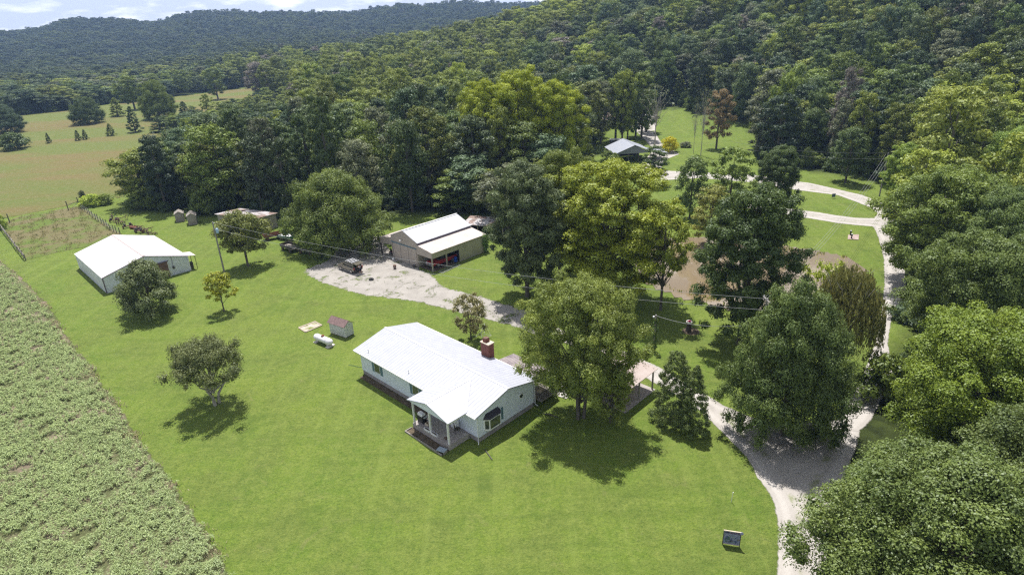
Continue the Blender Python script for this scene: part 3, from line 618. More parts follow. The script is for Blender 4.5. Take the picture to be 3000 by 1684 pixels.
for k, (bx, by, tp, wd) in enumerate([(548, 362, 300, 44), (572, 358, 312, 30), (614, 352, 278, 38), (650, 350, 305, 34), (695, 342, 290, 42), (735, 332, 285, 40), (585, 378, 335, 40), (630, 372, 325, 40), (675, 365, 320, 44), (470, 388, 345, 60), (520, 386, 338, 64), (560, 386, 340, 60), (600, 384, 338, 62), (645, 380, 330, 66)]):
    hero(['cedar', 'sassafras', 'elm'][k % 3], (bx, by), tp, wd, [T_DARK, T_MID, T_LIME][k % 3], ['dark pointed', 'bushy green', 'loose light green'][k % 3]+[' young tree at the left end of the field hedge row', ' young tree further right along the field hedge row', ' young tree in the nearer line of the field hedge row', ' hedge tree nearer the left end of its bushy front line', ' hedge tree at the woods end of the bushy front line'][k//3], group='young trees of the hedge row behind the field')
hero('bush', (270, 604), 569, 62, (.15, .23, .04), 'bright green bush at the far fence corner', name='shrub', cat='shrub')
hero('bush', (312, 598), 567, 50, (.09, .14, .03), 'darker bush between the fence corner and the woods', name='shrub', cat='shrub')
hero('bush', (246, 588), 557, 22, T_GRY, 'small grey-blue bush left of the bright corner bush', name='shrub', cat='shrub')
hero('bush', (2, 672), 628, 40, (.13, .20, .04), 'weedy bush at the left end of the paddock', name='shrub', cat='shrub')
def at_center(key, cx, cy, h, w, tint, label, zc=.6, **kw):
    return put_tree(key, G(cx, cy, h*zc), h, w, tint, label, **kw)
at_center('hickory_near', 2800, 1580, 14, 17.5, (.056, .090, .026), 'huge hickory crown filling the near corner beside the driveway mouth')
at_center('hickory_near', 3130, 1420, 15, 16, (.052, .082, .025), 'hickory cut by the picture edge behind the huge near hickory', rz=3)
at_center('locust', 2880, 1110, 14, 14.4, (.070, .118, .020), 'bright yellow-green walnut tree overhanging the lane')
at_center('locust', 3010, 1090, 13, 10, (.075, .11, .025), 'green walnut at the edge right of the bright walnut tree', rz=1)
at_center('locust', 2890, 850, 15, 14.5, (.056, .092, .024), 'dark green feathery tree behind the bright walnut', rz=2)
at_center('shiny_tree', 2778, 640, 17, 18.5, (.066, .108, .024), 'broad glossy-leaved tree leaning over the loop lane')
at_center('shiny_tree', 2935, 700, 16, 12, (.060, .10, .03), 'darker glossy tree right of the broad lane tree', rz=2)
at_center('dark_maple', 2870, 945, 10, 8, (.075, .13, .035), 'green tree leaning over the middle of the lane', rz=1)
at_center('locust', 2980, 500, 18, 14, (.085, .15, .035), 'light green feathery tree on the right above the glossy trees', rz=.5)
at_center('pond_tree', 2655, 500, 13, 8, (.09, .155, .03), 'small bright tree behind the leaning lane pole', rz=1.5)

# random fill of the woods
rng = np.random.default_rng(77); pts = []
def fill(x0, x1, y0, y1, s):
    a = np.arange(x0, x1, s); b = np.arange(y0, y1, s); X, Y = np.meshgrid(a, b)
    X = X+((np.arange(len(b)) % 2)*s*.5)[:, None]+rng.uniform(-.36, .36, X.shape)*s; Y = Y+rng.uniform(-.36, .36, Y.shape)*s
    return X.ravel(), Y.ravel()
heroes = [o for o in bpy.data.objects if o.type == 'EMPTY' and o.get('category') == 'tree']
HX = np.array([(o.location.x, o.location.y, PROTO_R) for o in heroes for PROTO_R in (o.scale.x*5,)])
allx = []; ally = []; alls = []
for (d0, d1, s) in ((40, 190, 6.9), (190, 330, 8.3), (330, 620, 10.0), (620, 1640, 11.0)):
    x, y = fill(-d1*1.05, d1*.95, 20, d1, s); d = np.hypot(x, y); az = np.degrees(np.arctan2(x, y))
    ok = (d >= d0) & (d < d1) & (az > -47) & (az < 49) & ~inpoly(x, y, OPEN) & (y > 30)
    ok &= ~((d < 112) & (x > 20))              # near right bank is planted by hand
    x = x[ok]; y = y[ok]; allx.append(x); ally.append(y); alls.append(np.full(len(x), s))
x = np.concatenate(allx); y = np.concatenate(ally); s = np.concatenate(alls)
for k in range(0, len(HX)):
    q = np.hypot(x-HX[k, 0], y-HX[k, 1]) > 4.0; x = x[q]; y = y[q]; s = s[q]
z = ground_z(x, y); d = np.hypot(x, y)
hd_ = np.interp(np.arctan2(x, y), AZ, HD); hcr = np.interp(np.arctan2(x, y), AZ, HC)
azd = np.degrees(np.arctan2(x, y)); keep = ~((hcr > 15) & (d > hd_+70) & (d < 760)) & ~((hcr > 30) & (d > hd_+40) & (d < 760)) & ~((d >= 760) & (azd > 9))
x, y, z, s, d = x[keep], y[keep], z[keep], s[keep], d[keep]
# projected position, to find what the picture shows
D = np.stack([x, y, z+12-CAMH], 1); zc = D@np.array(fw); u = 1500+FPX*(D@np.array(rt))/zc; v = 842-FPX*(D@np.array(up))/zc
inview = (u > -120) & (u < 3120) & (v > -60)
x, y, z, s, d, u, v = [a[inview] for a in (x, y, z, s, d, u, v)]
n = len(x)
patchn = np.sin(x*.031+1.3)*np.cos(y*.027+.4)+.6*np.sin(x*.011-y*.017+2)     # stands of one kind
kind = rng.choice([0, 1, 2, 3, 4, 4, 2, 6], n); kind = np.where(patchn > .55, rng.choice([1, 6, 1], n), kind); kind = np.where(rng.random(n) < .035, 5, kind)
hh = rng.uniform(.72, 1.2, n)*np.where(d < 330, 1.0, 1.02)
D0 = np.stack([x, y, z-CAMH], 1); vb = 842-FPX*(D0@np.array(up))/(D0@np.array(fw)); small = (u < 860) & (vb > 288+.0*u) & (vb < 540) & (d < 430) & (vb > 400-.14*u)
hh = np.where(small, hh*np.clip(.34+.66*(vb-330)/230, .34, 1), hh); small_w = np.where(small, np.clip(.5+.5*(vb-330)/230, .5, 1), 1)
tints = np.array([T_DARK, T_MID, T_BLU, T_GRY, T_LIME, (.080, .112, .026), (.044, .068, .028)])
hh = hh*np.clip(.60+.40*(u-340)/420, .60, 1); hh = np.where((u > 1330) & (u < 1720) & (d < 134), hh*.58, hh)
tidx = rng.choice(7, n, p=[.26, .24, .17, .07, .06, .08, .12]); tidx = np.where(patchn > .55, rng.choice([5, 1, 4], n), tidx)
tcol = tints[tidx]*rng.uniform(.62, 1.45, (n, 1)); band = (u > 640) & (u < 1560) & (v > 110) & (v < 360) & (d > 190); bb = rng.random(n) < .75; tcol = np.where((band & bb)[:, None], np.array((.076, .112, .026))*rng.uniform(.8, 1.3, (n, 1)), tcol); grey = (rng.random(n) < .022) & (u > 700); tcol = np.where(grey[:, None], np.array((.10, .095, .075)), tcol)
tcol = np.where((d > 620)[:, None], (tcol*.5+np.array(T_BLU)*.5)*.66, tcol)  # far crowns made bluer and darker: distance haze put into the leaf tint
wsc = s/7.4*rng.uniform(.72, 1.32, n)*small_w
kind = np.where(band & (rng.random(n) < .72), rng.choice([1, 6, 1, 4], n), kind); wsc = np.where(band, wsc*.88, wsc)
order = np.argsort(d)
NAMES = ['oak_tree', 'poplar_tree', 'hickory_tree', 'maple_tree', 'elm_tree', 'cedar_tree', 'sassafras_tree']
TN = ['dark green', 'mid green', 'blue-green', 'grey-green', 'light green', 'yellowish green', 'dull dark green']
KN = ['round-crowned', 'tall oval', 'craggy', 'dense rounded', 'slender feathery', 'pointed', 'narrow']
NIND = 262
ZN = ['left end of woods', 'woods behind machine shed', 'woods behind round tree', 'woods behind tan barn', 'woods behind bright giants', 'woods behind neighbouring house', 'woods beyond loop lane', 'slope at right edge']
ZU = [560, 900, 1120, 1480, 1750, 2120, 2620, 9999]; ORD = ['leftmost', 'second from left', 'third from left', 'fourth from left', 'fifth from left', 'sixth from left', 'seventh from left', 'eighth from left', 'ninth from left']; CNT = 'zero one two three four five six seven eight nine ten eleven twelve'.split()
info = {}
for i in order[:NIND]:
    zi = next(k_ for k_, m_ in enumerate(ZU) if u[i] < m_); sz = 'tall' if hh[i] > 1.02 else 'short' if hh[i] < .84 else 'mid-height'
    info.setdefault((zi, TN[tidx[i]] if not (band & bb)[i] else 'soft green', KN[kind[i]].replace('tall ', ''), sz), []).append(i)
lab = {}
for (zi, tn_, kn_, sz), L_i in info.items():
    L_i.sort(key=lambda q: u[q])
    for j_, q in enumerate(L_i):
        lab[q] = (f'{sz} {tn_} {kn_} tree in {ZN[zi]}' if len(L_i) == 1 else f'{ORD[j_] if j_ < len(L_i)-1 else "rightmost"} of {CNT[len(L_i)]} {sz} {tn_} {kn_} trees, {ZN[zi]}', 'trees of the '+ZN[zi])
for i in order[:NIND]:
    put_tree(FK[kind[i]], (x[i], y[i]), PROTO[FK[kind[i]]][3]*hh[i], PROTO[FK[kind[i]]][4]*2*wsc[i], tuple(tcol[i]), lab[i][0], name=NAMES[kind[i]], group=lab[i][1], trunk=d[i] < 230)
rest = order[NIND:]
ux, uy = fill(-330, 260, 40, 420, 4.2); ok = ~inpoly(ux, uy, OPEN); ang8 = np.arange(8)*math.pi/4; ne = np.zeros(len(ux), bool)
for a_ in ang8: ne |= inpoly(ux+9*np.cos(a_), uy+9*np.sin(a_), OPEN)
ok &= ne & ~((np.hypot(ux, uy) < 60)); ux = ux[ok]; uy = uy[ok]; nu = len(ux)
x = np.concatenate([x, ux]); y = np.concatenate([y, uy]); z = np.concatenate([z, ground_z(ux, uy)]); kind = np.concatenate([kind, np.full(nu, 7)]); wsc = np.concatenate([wsc, rng.uniform(.7, 1.5, nu)]); hh = np.concatenate([hh, rng.uniform(.7, 1.9, nu)])
tcol = np.concatenate([tcol, tints[rng.choice(3, nu)]*rng.uniform(.7, 1.1, (nu, 1))]); rest = np.concatenate([rest, np.arange(n, n+nu)])
me = bpy.data.meshes.new('woods'); me.vertices.add(len(rest)); me.vertices.foreach_set('co', np.stack([x[rest], y[rest], z[rest]], 1).astype(np.float32).ravel())
a = me.attributes.new('kind', 'INT', 'POINT'); a.data.foreach_set('value', kind[rest].astype(np.int32))
a = me.attributes.new('sc', 'FLOAT_VECTOR', 'POINT'); a.data.foreach_set('vector', np.stack([wsc[rest], wsc[rest], hh[rest]], 1).astype(np.float32).ravel())
a = me.attributes.new('rot', 'FLOAT_VECTOR', 'POINT'); a.data.foreach_set('vector', np.stack([0*x[rest], 0*x[rest], rng.uniform(0, 6.28, len(rest))], 1).astype(np.float32).ravel())
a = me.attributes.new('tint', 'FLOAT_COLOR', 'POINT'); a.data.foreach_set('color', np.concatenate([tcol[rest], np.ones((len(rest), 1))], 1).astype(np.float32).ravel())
woods = bpy.data.objects.new('woods', me); COL.objects.link(woods); tag(woods, 'unbroken broadleaf forest covering the far hills', 'forest', None, 'stuff')
gn = bpy.data.node_groups.new('woods', 'GeometryNodeTree'); gn.interface.new_socket('Geometry', in_out='INPUT', socket_type='NodeSocketGeometry'); gn.interface.new_socket('Geometry', in_out='OUTPUT', socket_type='NodeSocketGeometry')
A = gn.nodes; K = gn.links; gi = A.new('NodeGroupInput'); go = A.new('NodeGroupOutput'); jn = A.new('GeometryNodeJoinGeometry'); ip = A.new('GeometryNodeInstanceOnPoints'); ip.inputs['Pick Instance'].default_value = True
srcs = []
for i, key in enumerate(FK+['bush']):
    o = next(ob for ob in bpy.data.objects if ob.type == 'MESH' and ob.data == PROTO[key][0])
    srcs.append(o)
for o in reversed(srcs):
    oi = A.new('GeometryNodeObjectInfo'); oi.transform_space = 'ORIGINAL'; oi.inputs['Object'].default_value = o
    sm = A.new('GeometryNodeSetMaterial'); sm.inputs['Material'].default_value = M['leaf_inst']; ti = A.new('GeometryNodeGeometryToInstance')
    K.new(oi.outputs['Geometry'], sm.inputs[0]); K.new(sm.outputs[0], ti.inputs[0]); K.new(ti.outputs[0], jn.inputs[0])
def nattr(t, nm):
    q = A.new('GeometryNodeInputNamedAttribute'); q.data_type = t; q.inputs['Name'].default_value = nm; return q.outputs[0]
K.new(gi.outputs[0], ip.inputs['Points']); K.new(jn.outputs[0], ip.inputs['Instance']); K.new(nattr('INT', 'kind'), ip.inputs['Instance Index'])
K.new(nattr('FLOAT_VECTOR', 'rot'), ip.inputs['Rotation']); K.new(nattr('FLOAT_VECTOR', 'sc'), ip.inputs['Scale']); K.new(ip.outputs[0], go.inputs[0])
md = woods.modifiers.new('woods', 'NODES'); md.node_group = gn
print('forest', n, 'individual', NIND)

# ================================================================== white house
HZ, HRZ = 3.29, 4.376
house = thing('farmhouse', 'long low white house with white metal roof, front porch and brick chimney', 'house', (-3.849, 47.587, 0), R(-44.347))
MB().box((-20.02, .58, -.3), (-.43, 8.5, .6)).build('foundation', M['skirt'], house)
MB().prism([(-.38, .53, .56), (-.38, 8.55, .56), (-.38, 8.55, 3.27), (-.38, 4.54, 4.25), (-.38, .53, 3.27)], (-19.69, 0, 0)).build('wall', M['siding'], house)
MB().prism([(0, 0, 3.17), (0, 0, HZ), (0, 4.54, HRZ), (0, 9.08, HZ), (0, 9.08, 3.17), (0, 4.54, HRZ-.12)], (-20.45, 0, 0)).build('roof', M['white_metal'], house)
MB().box((-20.47, 4.42, HRZ-.03), (.02, 4.66, HRZ+.02)).build('ridge_cap', M['trim'], house)
M['white_metal_y'] = mat('painted_white_porch_roofing', (.425, .44, .50), (.39, .405, .47), 1.2, .42, wave=(1, .46, .03, .36))
pr = MB()
for sgn in (1, -1):
    e = -4.368+sgn*3.081; pr.face([(e, -2.34, 3.30), (e, 0.0, 3.30), (-4.368, 3.5, 4.15), (-4.368, -2.34, 4.15)])
po = pr.build('porch_roof', M['white_metal_y'], house); sm = po.modifiers.new('solid', 'SOLIDIFY'); sm.thickness = .1; sm.offset = 0
MB().box((-4.46, -2.36, 4.17), (-4.28, 3.4, 4.215)).build('porch_ridge_cap', M['trim'], house)
g = MB()
for sgn in (1, -1):
    g.tube([(-4.368+sgn*3.05, .05, 3.345), (-4.368, 3.52, 4.215)], .045, 5)
g.build('valley_flashing', M['trim'], house)
MB().prism([(-7.28, -2.12, 3.08), (-1.46, -2.12, 3.08), (-1.46, -2.12, 3.22), (-4.368, -2.12, 4.04), (-7.28, -2.12, 3.22)], (0, .12, 0)).build('porch_gable', M['siding'], house)
MB().box((-7.3, -2.0, 3.02), (-7.18, .5, 3.2)).box((-1.56, -2.0, 3.02), (-1.44, .5, 3.2)).build('porch_beam', M['trim'], house)
MB().box((-7.2, -2.12, -.2), (-1.62, .52, .58)).build('porch_slab', M['concrete'], house)
for x_ in (-7.06, -4.5, -1.8): MB().box((x_-.08, -2.04, .58), (x_+.08, -1.88, 3.08)).build('post', M['trim'], house)
d = MB().box((-5.4, .47, .6), (-4.5, .54, 2.6)).build('front_door', M['trim'], house); MB().box((-5.25, .455, 1.5), (-4.65, .475, 2.4)).build('door_glass', M['glass'], d)
def window(parent, x0, x1, z0, z1, Y, shut=.42):
    f = MB().box((x0-.07, Y-.06, z0-.07), (x1+.07, Y+.02, z1+.07)).build('window', M['trim'], parent)
    g = MB().box((x0, Y-.075, z0), ((x0+x1)/2-.02, Y-.055, z1)).box(((x0+x1)/2+.02, Y-.075, z0), (x1, Y-.055, z1)).build('pane', M['glass'], f)
    for a in (x0-.09-shut, x1+.09): MB().box((a, Y-.05, z0-.15), (a+shut, Y+.01, z1+.1)).build('shutter', M['shutter'], f)
window(house, -17.25, -16.32, 1.45, 2.75, .53); window(house, -10.3, -9.37, 1.45, 2.75, .53)
bay = MB().prism([(-.38, 1.35, .98), (.05, 1.72, .98), (.05, 3.18, .98), (-.38, 3.55, .98)], (0, 0, 1.27)).build('bay_window', M['trim'], house)
b = MB(); b.face([(.062, 1.80, 1.15), (.062, 2.9+.2, 1.15), (.062, 3.1, 2.12), (.062, 1.80, 2.12)])
b.face([(-.30, 1.425, 1.15), (.0, 1.683, 1.15), (.0, 1.683, 2.12), (-.30, 1.425, 2.12)]).face([(.0, 3.217, 1.15), (-.3, 3.475, 1.15), (-.3, 3.475, 2.12), (.0, 3.217, 2.12)])
o = b.build('pane', M['glass'], bay); s_ = o.modifiers.new('s', 'SOLIDIFY'); s_.thickness = .02; s_.offset = 0
b = MB(); r0 = [(-.38, 1.25, 2.27), (.12, 1.66, 2.27), (.12, 3.24, 2.27), (-.38, 3.65, 2.27)]; r1 = [(-.375, 1.6, 2.78), (-.375, 3.3, 2.78)]
b.face([r0[0], r0[1], r1[0]]).face([r0[1], r0[2], r1[1], r1[0]]).face([r0[2], r0[3], r1[1]]).face(r0[::-1]).face([r0[0], r1[0], r1[1], r0[3]]).build('bay_roof', M['dark_roof'], bay)
MB().box((-.39, 3.72, 1.0), (-.34, 3.98, 2.4)).build('shutter', M['shutter'], bay)
oc = [( -.30, 6.6+.33*math.cos(k*math.pi/4+.39), 2.36+.33*math.sin(k*math.pi/4+.39)) for k in range(8)]
ow = MB().prism(oc, (-.1, 0, 0)).build('octagonal_window', M['trim'], house)
MB().prism([(-.29, 6.6+(p[1]-6.6)*.72, 2.36+(p[2]-2.36)*.72) for p in oc], (-.05, 0, 0)).build('pane', M['glass'], ow)
for y0, y1 in ((.42, .30), (8.64, 8.78)): MB().tube([(-.30, y1, 3.12), (-.30, y0, 2.85), (-.30, y0, .35), (-.05, y0-(.2 if y0 < 4 else -.2), .12)], .045, 6).build('downspout', M['trim'], house)
for a, b_, yy in ((-20.45, -7.47, -.06), (-1.27, 0, -.06), (-20.45, 0, 9.14)): MB().box((a, yy-.06, 3.14), (b_, yy+.06, 3.26)).build('gutter', M['trim'], house)
ch = MB().box((-8.2, 8.62, 0), (-6.95, 9.42, 4.95)).build('chimney', M['brick'], house)
MB().box((-8.26, 8.56, 4.95), (-6.89, 9.48, 5.05)).build('chimney_cap', M['pale_wood'], ch); MB().box((-8.0, 8.75, 5.05), (-7.45, 9.3, 5.45)).build('flue', M['brick'], ch)
MB().box((-7.98, 8.77, 5.45), (-7.47, 9.28, 5.52)).build('flue_cap', M['rust'], ch)
for vx, vy in ((-18.35, .62), (-11.15, .8)):
    z0 = HZ+.239*vy; MB().lathe([(.13, -.02), (.13, .04), (.05, .06), (.05, .38), (0, .38)], (vx, vy, z0), 8).build('vent_pipe', M['trim'], house)
def H(x_, y_, z_=0): return house.matrix_basis @ Vector((x_, y_, z_))
# things on and round the porch
def at_house(name, label, cat, x_=0, y_=0, z_=0, rz=0, group=None): p = H(x_, y_, z_); return thing(name, label, cat, tuple(p), R(-44.347)+rz, group)
gr = at_house('grill', 'black covered barbecue grill with a pale lid on the porch corner', 'grill', -6.6, -1.35, .58)
MB().box((-.45, -.28, .12), (.45, .28, .8)).build('cart', M['black'], gr, bevel=.04); MB().prism([(-.36, -.28, .8), (-.36, .28, .8), (-.36, .2, 1.08), (-.36, -.2, 1.08)], (.72, 0, 0)).build('lid', M['white_paint'], gr, bevel=.05)
MB().box((.46, -.22, .76), (.7, .22, .8)).build('side_shelf', M['steel'], gr)
for sx in (-.38, .38): MB().tube([(sx, -.25, .07), (sx, .25, .07)], .07, 8).build('wheel', M['rubber'], gr)
for k, (x_, lb) in enumerate(((-5.05, 'white planter box left of the middle porch post'), (-3.95, 'white planter box right of the middle porch post'))):
    p = at_house('planter_box', lb, 'planter', x_, -1.95, .58, group='white planter boxes on the porch edge')
    MB().box((-.42, -.13, 0), (.42, -.1, .2)).box((-.42, .1, 0), (.42, .13, .2)).box((-.42, -.1, 0), (-.39, .1, .2)).box((.39, -.1, 0), (.42, .1, .2)).build('box', M['white_paint'], p); MB().box((-.39, -.1, .01), (.39, .1, .14)).build('soil', M['soil'], p)
p = at_house('wooden_crate', 'low wooden crate standing on the porch floor near the grill', 'crate', -5.75, -1.3, .58)
MB().box((-.25, -.2, 0), (.25, -.17, .22)).box((-.25, .17, 0), (.25, .2, .22)).box((-.25, -.17, 0), (-.22, .17, .22)).box((.22, -.17, 0), (.25, .17, .22)).box((-.22, -.17, .01), (.22, .17, .04)).build('slats', M['pale_wood'], p)
p = at_house('porch_chair', 'dark patio chair by the house wall at the right end of the porch', 'chair', -2.6, -.2, .58, 2.6)
MB().box((-.27, -.27, .4), (.27, .27, .45)).build('seat', M['dark_wood'], p); MB().box((-.27, .23, .45), (.27, .28, 1.0)).build('backrest', M['dark_wood'], p)
for sx in (-.24, .24):
    for sy in (-.24, .24): MB().tube([(sx, sy, 0), (sx, sy, .4)], .02, 5).build('leg', M['black'], p)
p = at_house('white_cabinet', 'white cabinet against the house wall under the porch roof', 'cabinet', -3.4, .2, .58); MB().box((-.4, -.2, 0), (.4, .2, .95)).build('body', M['white_paint'], p, bevel=.02); MB().box((-.38, -.215, .05), (-.01, -.2, .9)).build('door', M['trim'], p)
p = at_house('flower_pot', 'small dark flower pot near the right porch post', 'pot', -2.6, -1.7, .58); MB().lathe([(0, 0), (.1, 0), (.15, .24), (.12, .24), (.1, .2), (0, .2)], n=10).build('pot', M['rust'], p, True)
fb = at_house('flower_bed', 'bare earth bed edged with boards in front of the porch', 'flower bed', 0, 0, 0)
MB().box((-7.2, -3.05, 0), (-1.65, -2.14, .05)).build('soil', M['soil'], fb); MB().box((-7.25, -3.15, 0), (-1.6, -3.05, .16)).box((-7.25, -3.05, 0), (-7.15, -2.3, .16)).build('edging', M['grey_wood'], fb)
sb = at_house('soil_and_shade_strip', 'narrow brown bed with painted shade along the long front wall of the house', 'flower bed', 0, 0, 0); MB().box((-19.6, -.25, 0), (-7.3, .5, .04)).build('soil', M['soil'], sb)  # brown soil with the shadow at the wall put into its colour
p = at_house('doorstep', 'pale blue-grey loose step standing on the grass at the porch corner', 'step', -2.0, -2.75, 0, .25)
MB().box((-.45, -.3, .3), (.45, .3, .36)).build('tread', mat('blue_grey_plastic', (.30, .36, .42), None, rough=.5), p); MB().box((-.42, -.27, 0), (-.36, .27, .3)).box((.36, -.27, 0), (.42, .27, .3)).build('leg', M['grey_wood'], p)
# covered deck behind
dk = at_house('covered_deck', 'raised back deck under a weathered corrugated roof', 'deck')
b = MB(); n_ = 150; x0, x1 = -6.45, .1
for i in range(n_):
    a0 = x0+(x1-x0)*i/n_; a1 = x0+(x1-x0)*(i+1)/n_; w_ = lambda a: .045*math.sin(a*2*math.pi/.29)
    b.face([(a0, 9.2, 3.05+w_(a0)), (a1, 9.2, 3.05+w_(a1)), (a1, 11.9, 2.75+w_(a1)), (a0, 11.9, 2.75+w_(a0))])
b.build('roof', mat('weathered_corrugated_sheet', (.40, .35, .35), (.20, .17, .19), .9, .6), dk)
MB().box((-6.4, 9.2, .45), (.1, 11.8, .55)).build('deck_floor', M['grey_wood'], dk)
for px_ in (-6.3, -3.1, 0): MB().box((px_-.06, 11.65, 0), (px_+.06, 11.77, 2.72)).build('post', M['grey_wood'], dk)
b = MB().box((-.02, 9.2, 1.4), (.06, 11.7, 1.48)).box((-6.3, 11.66, 1.4), (-1.2, 11.74, 1.48))
for k in range(15): b.box((.0, 9.3+k*.165, .55), (.04, 9.34+k*.165, 1.4))
for k in range(30): b.box((-6.25+k*.17, 11.68, .55), (-6.21+k*.17, 11.72, 1.4))
b.build('railing', M['dark_wood'], dk); MB().box((-1.1, 11.8, 0), (-.1, 12.1, .3)).box((-1.1, 12.1, 0), (-.1, 12.4, .15)).build('stairs', M['grey_wood'], dk)
p = at_house('deck_table', 'round tan table under the deck roof beside the house corner', 'table', -.7, 9.9, .55); MB().lathe([(0, .7), (.5, .7), (.5, .75), (0, .75)]).build('tabletop', M['pale_wood'], p); MB().tube([(0, 0, 0), (0, 0, .7)], .05, 8).build('leg', M['dark_wood'], p)
P5 = [H(-2.0, 13.6), H(.25, 11.7), H(1.3, 11.85), H(1.15, 13.0), H(-.9, 14.1)]
b = MB(); b.prism([(q.x, q.y, .0) for q in P5], (0, 0, .07)); o = b.build('concrete_path', M['pale_concrete']); tag(o, 'pale concrete path slab between deck and carport', None, None, 'structure')
# carport
cp = at_house('carport', 'open carport with faded tan sheet roof under the big maple', 'carport')
b = MB(); b.face([(1.2, 13.8, 2.62), (4.3, 13.8, 3.0), (4.3, 19.7, 3.0), (1.2, 19.7, 2.62)]).face([(4.3, 13.8, 3.0), (7.55, 13.8, 2.62), (7.55, 19.7, 2.62), (4.3, 19.7, 3.0)])
o = b.build('roof', mat('carport_roofing', (.36, .29, .265), (.42, .36, .335), .8, .6, wave=(1, .3, .012, .08)), cp); s_ = o.modifiers.new('s', 'SOLIDIFY'); s_.thickness = .06
for px_ in (1.5, 7.2):
    for py_ in (14.1, 16.7, 19.4): MB().box((px_-.07, py_-.07, 0), (px_+.07, py_+.07, 2.68)).build('post', M['grey_wood'], cp)
MB().box((1.2, 13.8, 0), (7.5, 19.6, .05)).build('floor', M['concrete'], cp)
p = at_house('picnic_table', 'dark picnic table standing in the shade of the carport', 'table', 5.2, 15.2, .05)
MB().box((-.9, -.38, .72), (.9, .38, .77)).build('tabletop', M['dark_wood'], p)
for sy in (-.75, .75): MB().box((-.9, sy-.14, .42), (.9, sy+.14, .46)).build('seat', M['dark_wood'], p)
for sx in (-.65, .65): MB().box((sx-.04, -.8, .36), (sx+.04, .8, .42)).box((sx-.04, -.5, 0), (sx+.04, -.42, .72)).box((sx-.04, .42, 0), (sx+.04, .5, .72)).build('leg', M['dark_wood'], p)
for k, (x_, y_, lb) in enumerate(((.9, 15.2, 'white plastic garden chair nearer the deck path'), (1.5, 16.2, 'white plastic garden chair nearer the carport roof'))):
    p = at_house('garden_chair', lb, 'chair', x_, y_, 0, k*1.3, 'white garden chairs beside the carport')
    MB().box((-.25, -.25, .4), (.25, .25, .44)).build('seat', M['white_paint'], p); MB().box((-.25, .21, .44), (.25, .25, .9)).build('backrest', M['white_paint'], p)
    for sx in (-.22, .22):
        for sy in (-.22, .22): MB().box((sx-.02, sy-.02, 0), (sx+.02, sy+.02, .4)).build('leg', M['white_paint'], p)
o = thing('downspout_extension', 'loose dark drain pipe lying on the grass below the gable', 'drain pipe', tuple((G(1434, 1332))), 0); MB().tube([(-.75*.6, .75, .05), (.45*.6, -.75, .05)], .05, 6).build('pipe', M['dark_metal'], o)
o = thing('fallen_branch', 'grey broken branch lying in the shade below the big maple', 'branch', tuple(G(1612, 1218)), 0); MB().tube([(-.7, .4, .06), (0, .1, .1), (.8, -.35, .06)], [.05, .06, .03], 6).build('branch', M['bark'], o)

# ================================================================== white barn
L_, W_, he, hr = 17.343, 12.808, 2.691, 4.49
wb = thing('white_barn', 'white steel barn with blinding white gabled roof and brown sliding door', 'barn', (-64.137, 89.244, 0), R(44.911))
MB().prism([(.06, .1, -.3), (W_-.06, .1, -.3), (W_-.06, .1, he-.06), (W_/2, .1, hr-.07), (.06, .1, he-.06)], (0, L_-.2, 0)).build('wall', M['barn_siding'], wb)
for x_ in (.03, W_-.03): MB().box((x_-.035, .1, -.3), (x_+.035, L_-.1, he-.05)).build('side_wall', M['barn_siding_y'], wb)
MB().prism([(-.1, 0, he-.07), (W_/2, 0, hr-.05), (W_+.1, 0, he-.07), (W_+.1, 0, he+.0), (W_/2, 0, hr+.03), (-.1, 0, he)], (0, L_, 0)).build('roof', M['barn_roof'], wb)
MB().box((W_/2-.16, -.02, hr+.0), (W_/2+.16, L_+.02, hr+.05)).build('ridge_cap', mat('pinkish_ridge_cap', (.50, .40, .39), None, rough=.5), wb)
for f_ in (.22, .78): zl = he+(hr-he)*(1-abs(f_-.5)*2)+.012; MB().box((W_*f_-.02, .02, zl-.03), (W_*f_+.02, L_-.02, zl+.012)).build('lap_seam', M['steel'], wb)
b = MB(); b.tube([(-.1, -.03, he-.06), (W_/2, -.03, hr-.03), (W_+.1, -.03, he-.06)], .06, 4); b.build('gable_trim', M['purple_trim'], wb)
for x_ in (0, W_): MB().box((x_-.07, .0, -.2), (x_+.07, .12, he-.08)).build('corner_trim', M['purple_trim'] if x_ == 0 else M['trim'], wb)
MB().box((4.9, .0, 0), (7.5, .06, 2.5)).build('doorway_shade_panel', M['black'], wb)  # black slab on the closed wall, painted shade of the barn interior
dd = MB().box((7.75, -.06, .02), (9.5, .02, 2.62)).build('sliding_door', M['brown_door'], wb); MB().box((7.45, -.05, .02), (7.75, .03, 2.6)).build('door_panel', M['trim'], wb)
MB().box((6.6, -.12, 2.62), (9.7, -.02, 2.76)).build('door_track', M['purple_trim'], wb)
MB().box((9.5, -.07, 0), (9.58, .02, 2.62)).build('door_jamb', M['trim'], wb)
mt = MB().box((10.12, -.12, 1.15), (10.42, .04, 1.6)).build('meter_box', M['dark_metal'], wb, bevel=.02); MB().tube([(10.27, -.06, 1.6), (10.27, -.06, 3.25)], .03, 5).build('conduit', M['purple_trim'], mt)
lt = MB().face([(W_+.05, .4, he-.1), (W_+1.3, -.2+.2, 2.45), (W_+1.3, 2.7, 2.45), (W_+.05, 3.0, he-.1)]).build('canopy', mat('pale_canopy_sheet', (.62, .56, .54), None, rough=.5), wb); s_ = lt.modifiers.new('s', 'SOLIDIFY'); s_.thickness = .04
for y_ in (.15, 2.5): MB().tube([(W_+1.15, y_, 0), (W_+1.15, y_, 2.45)], .045, 6).build('post', M['dark_wood'], lt)
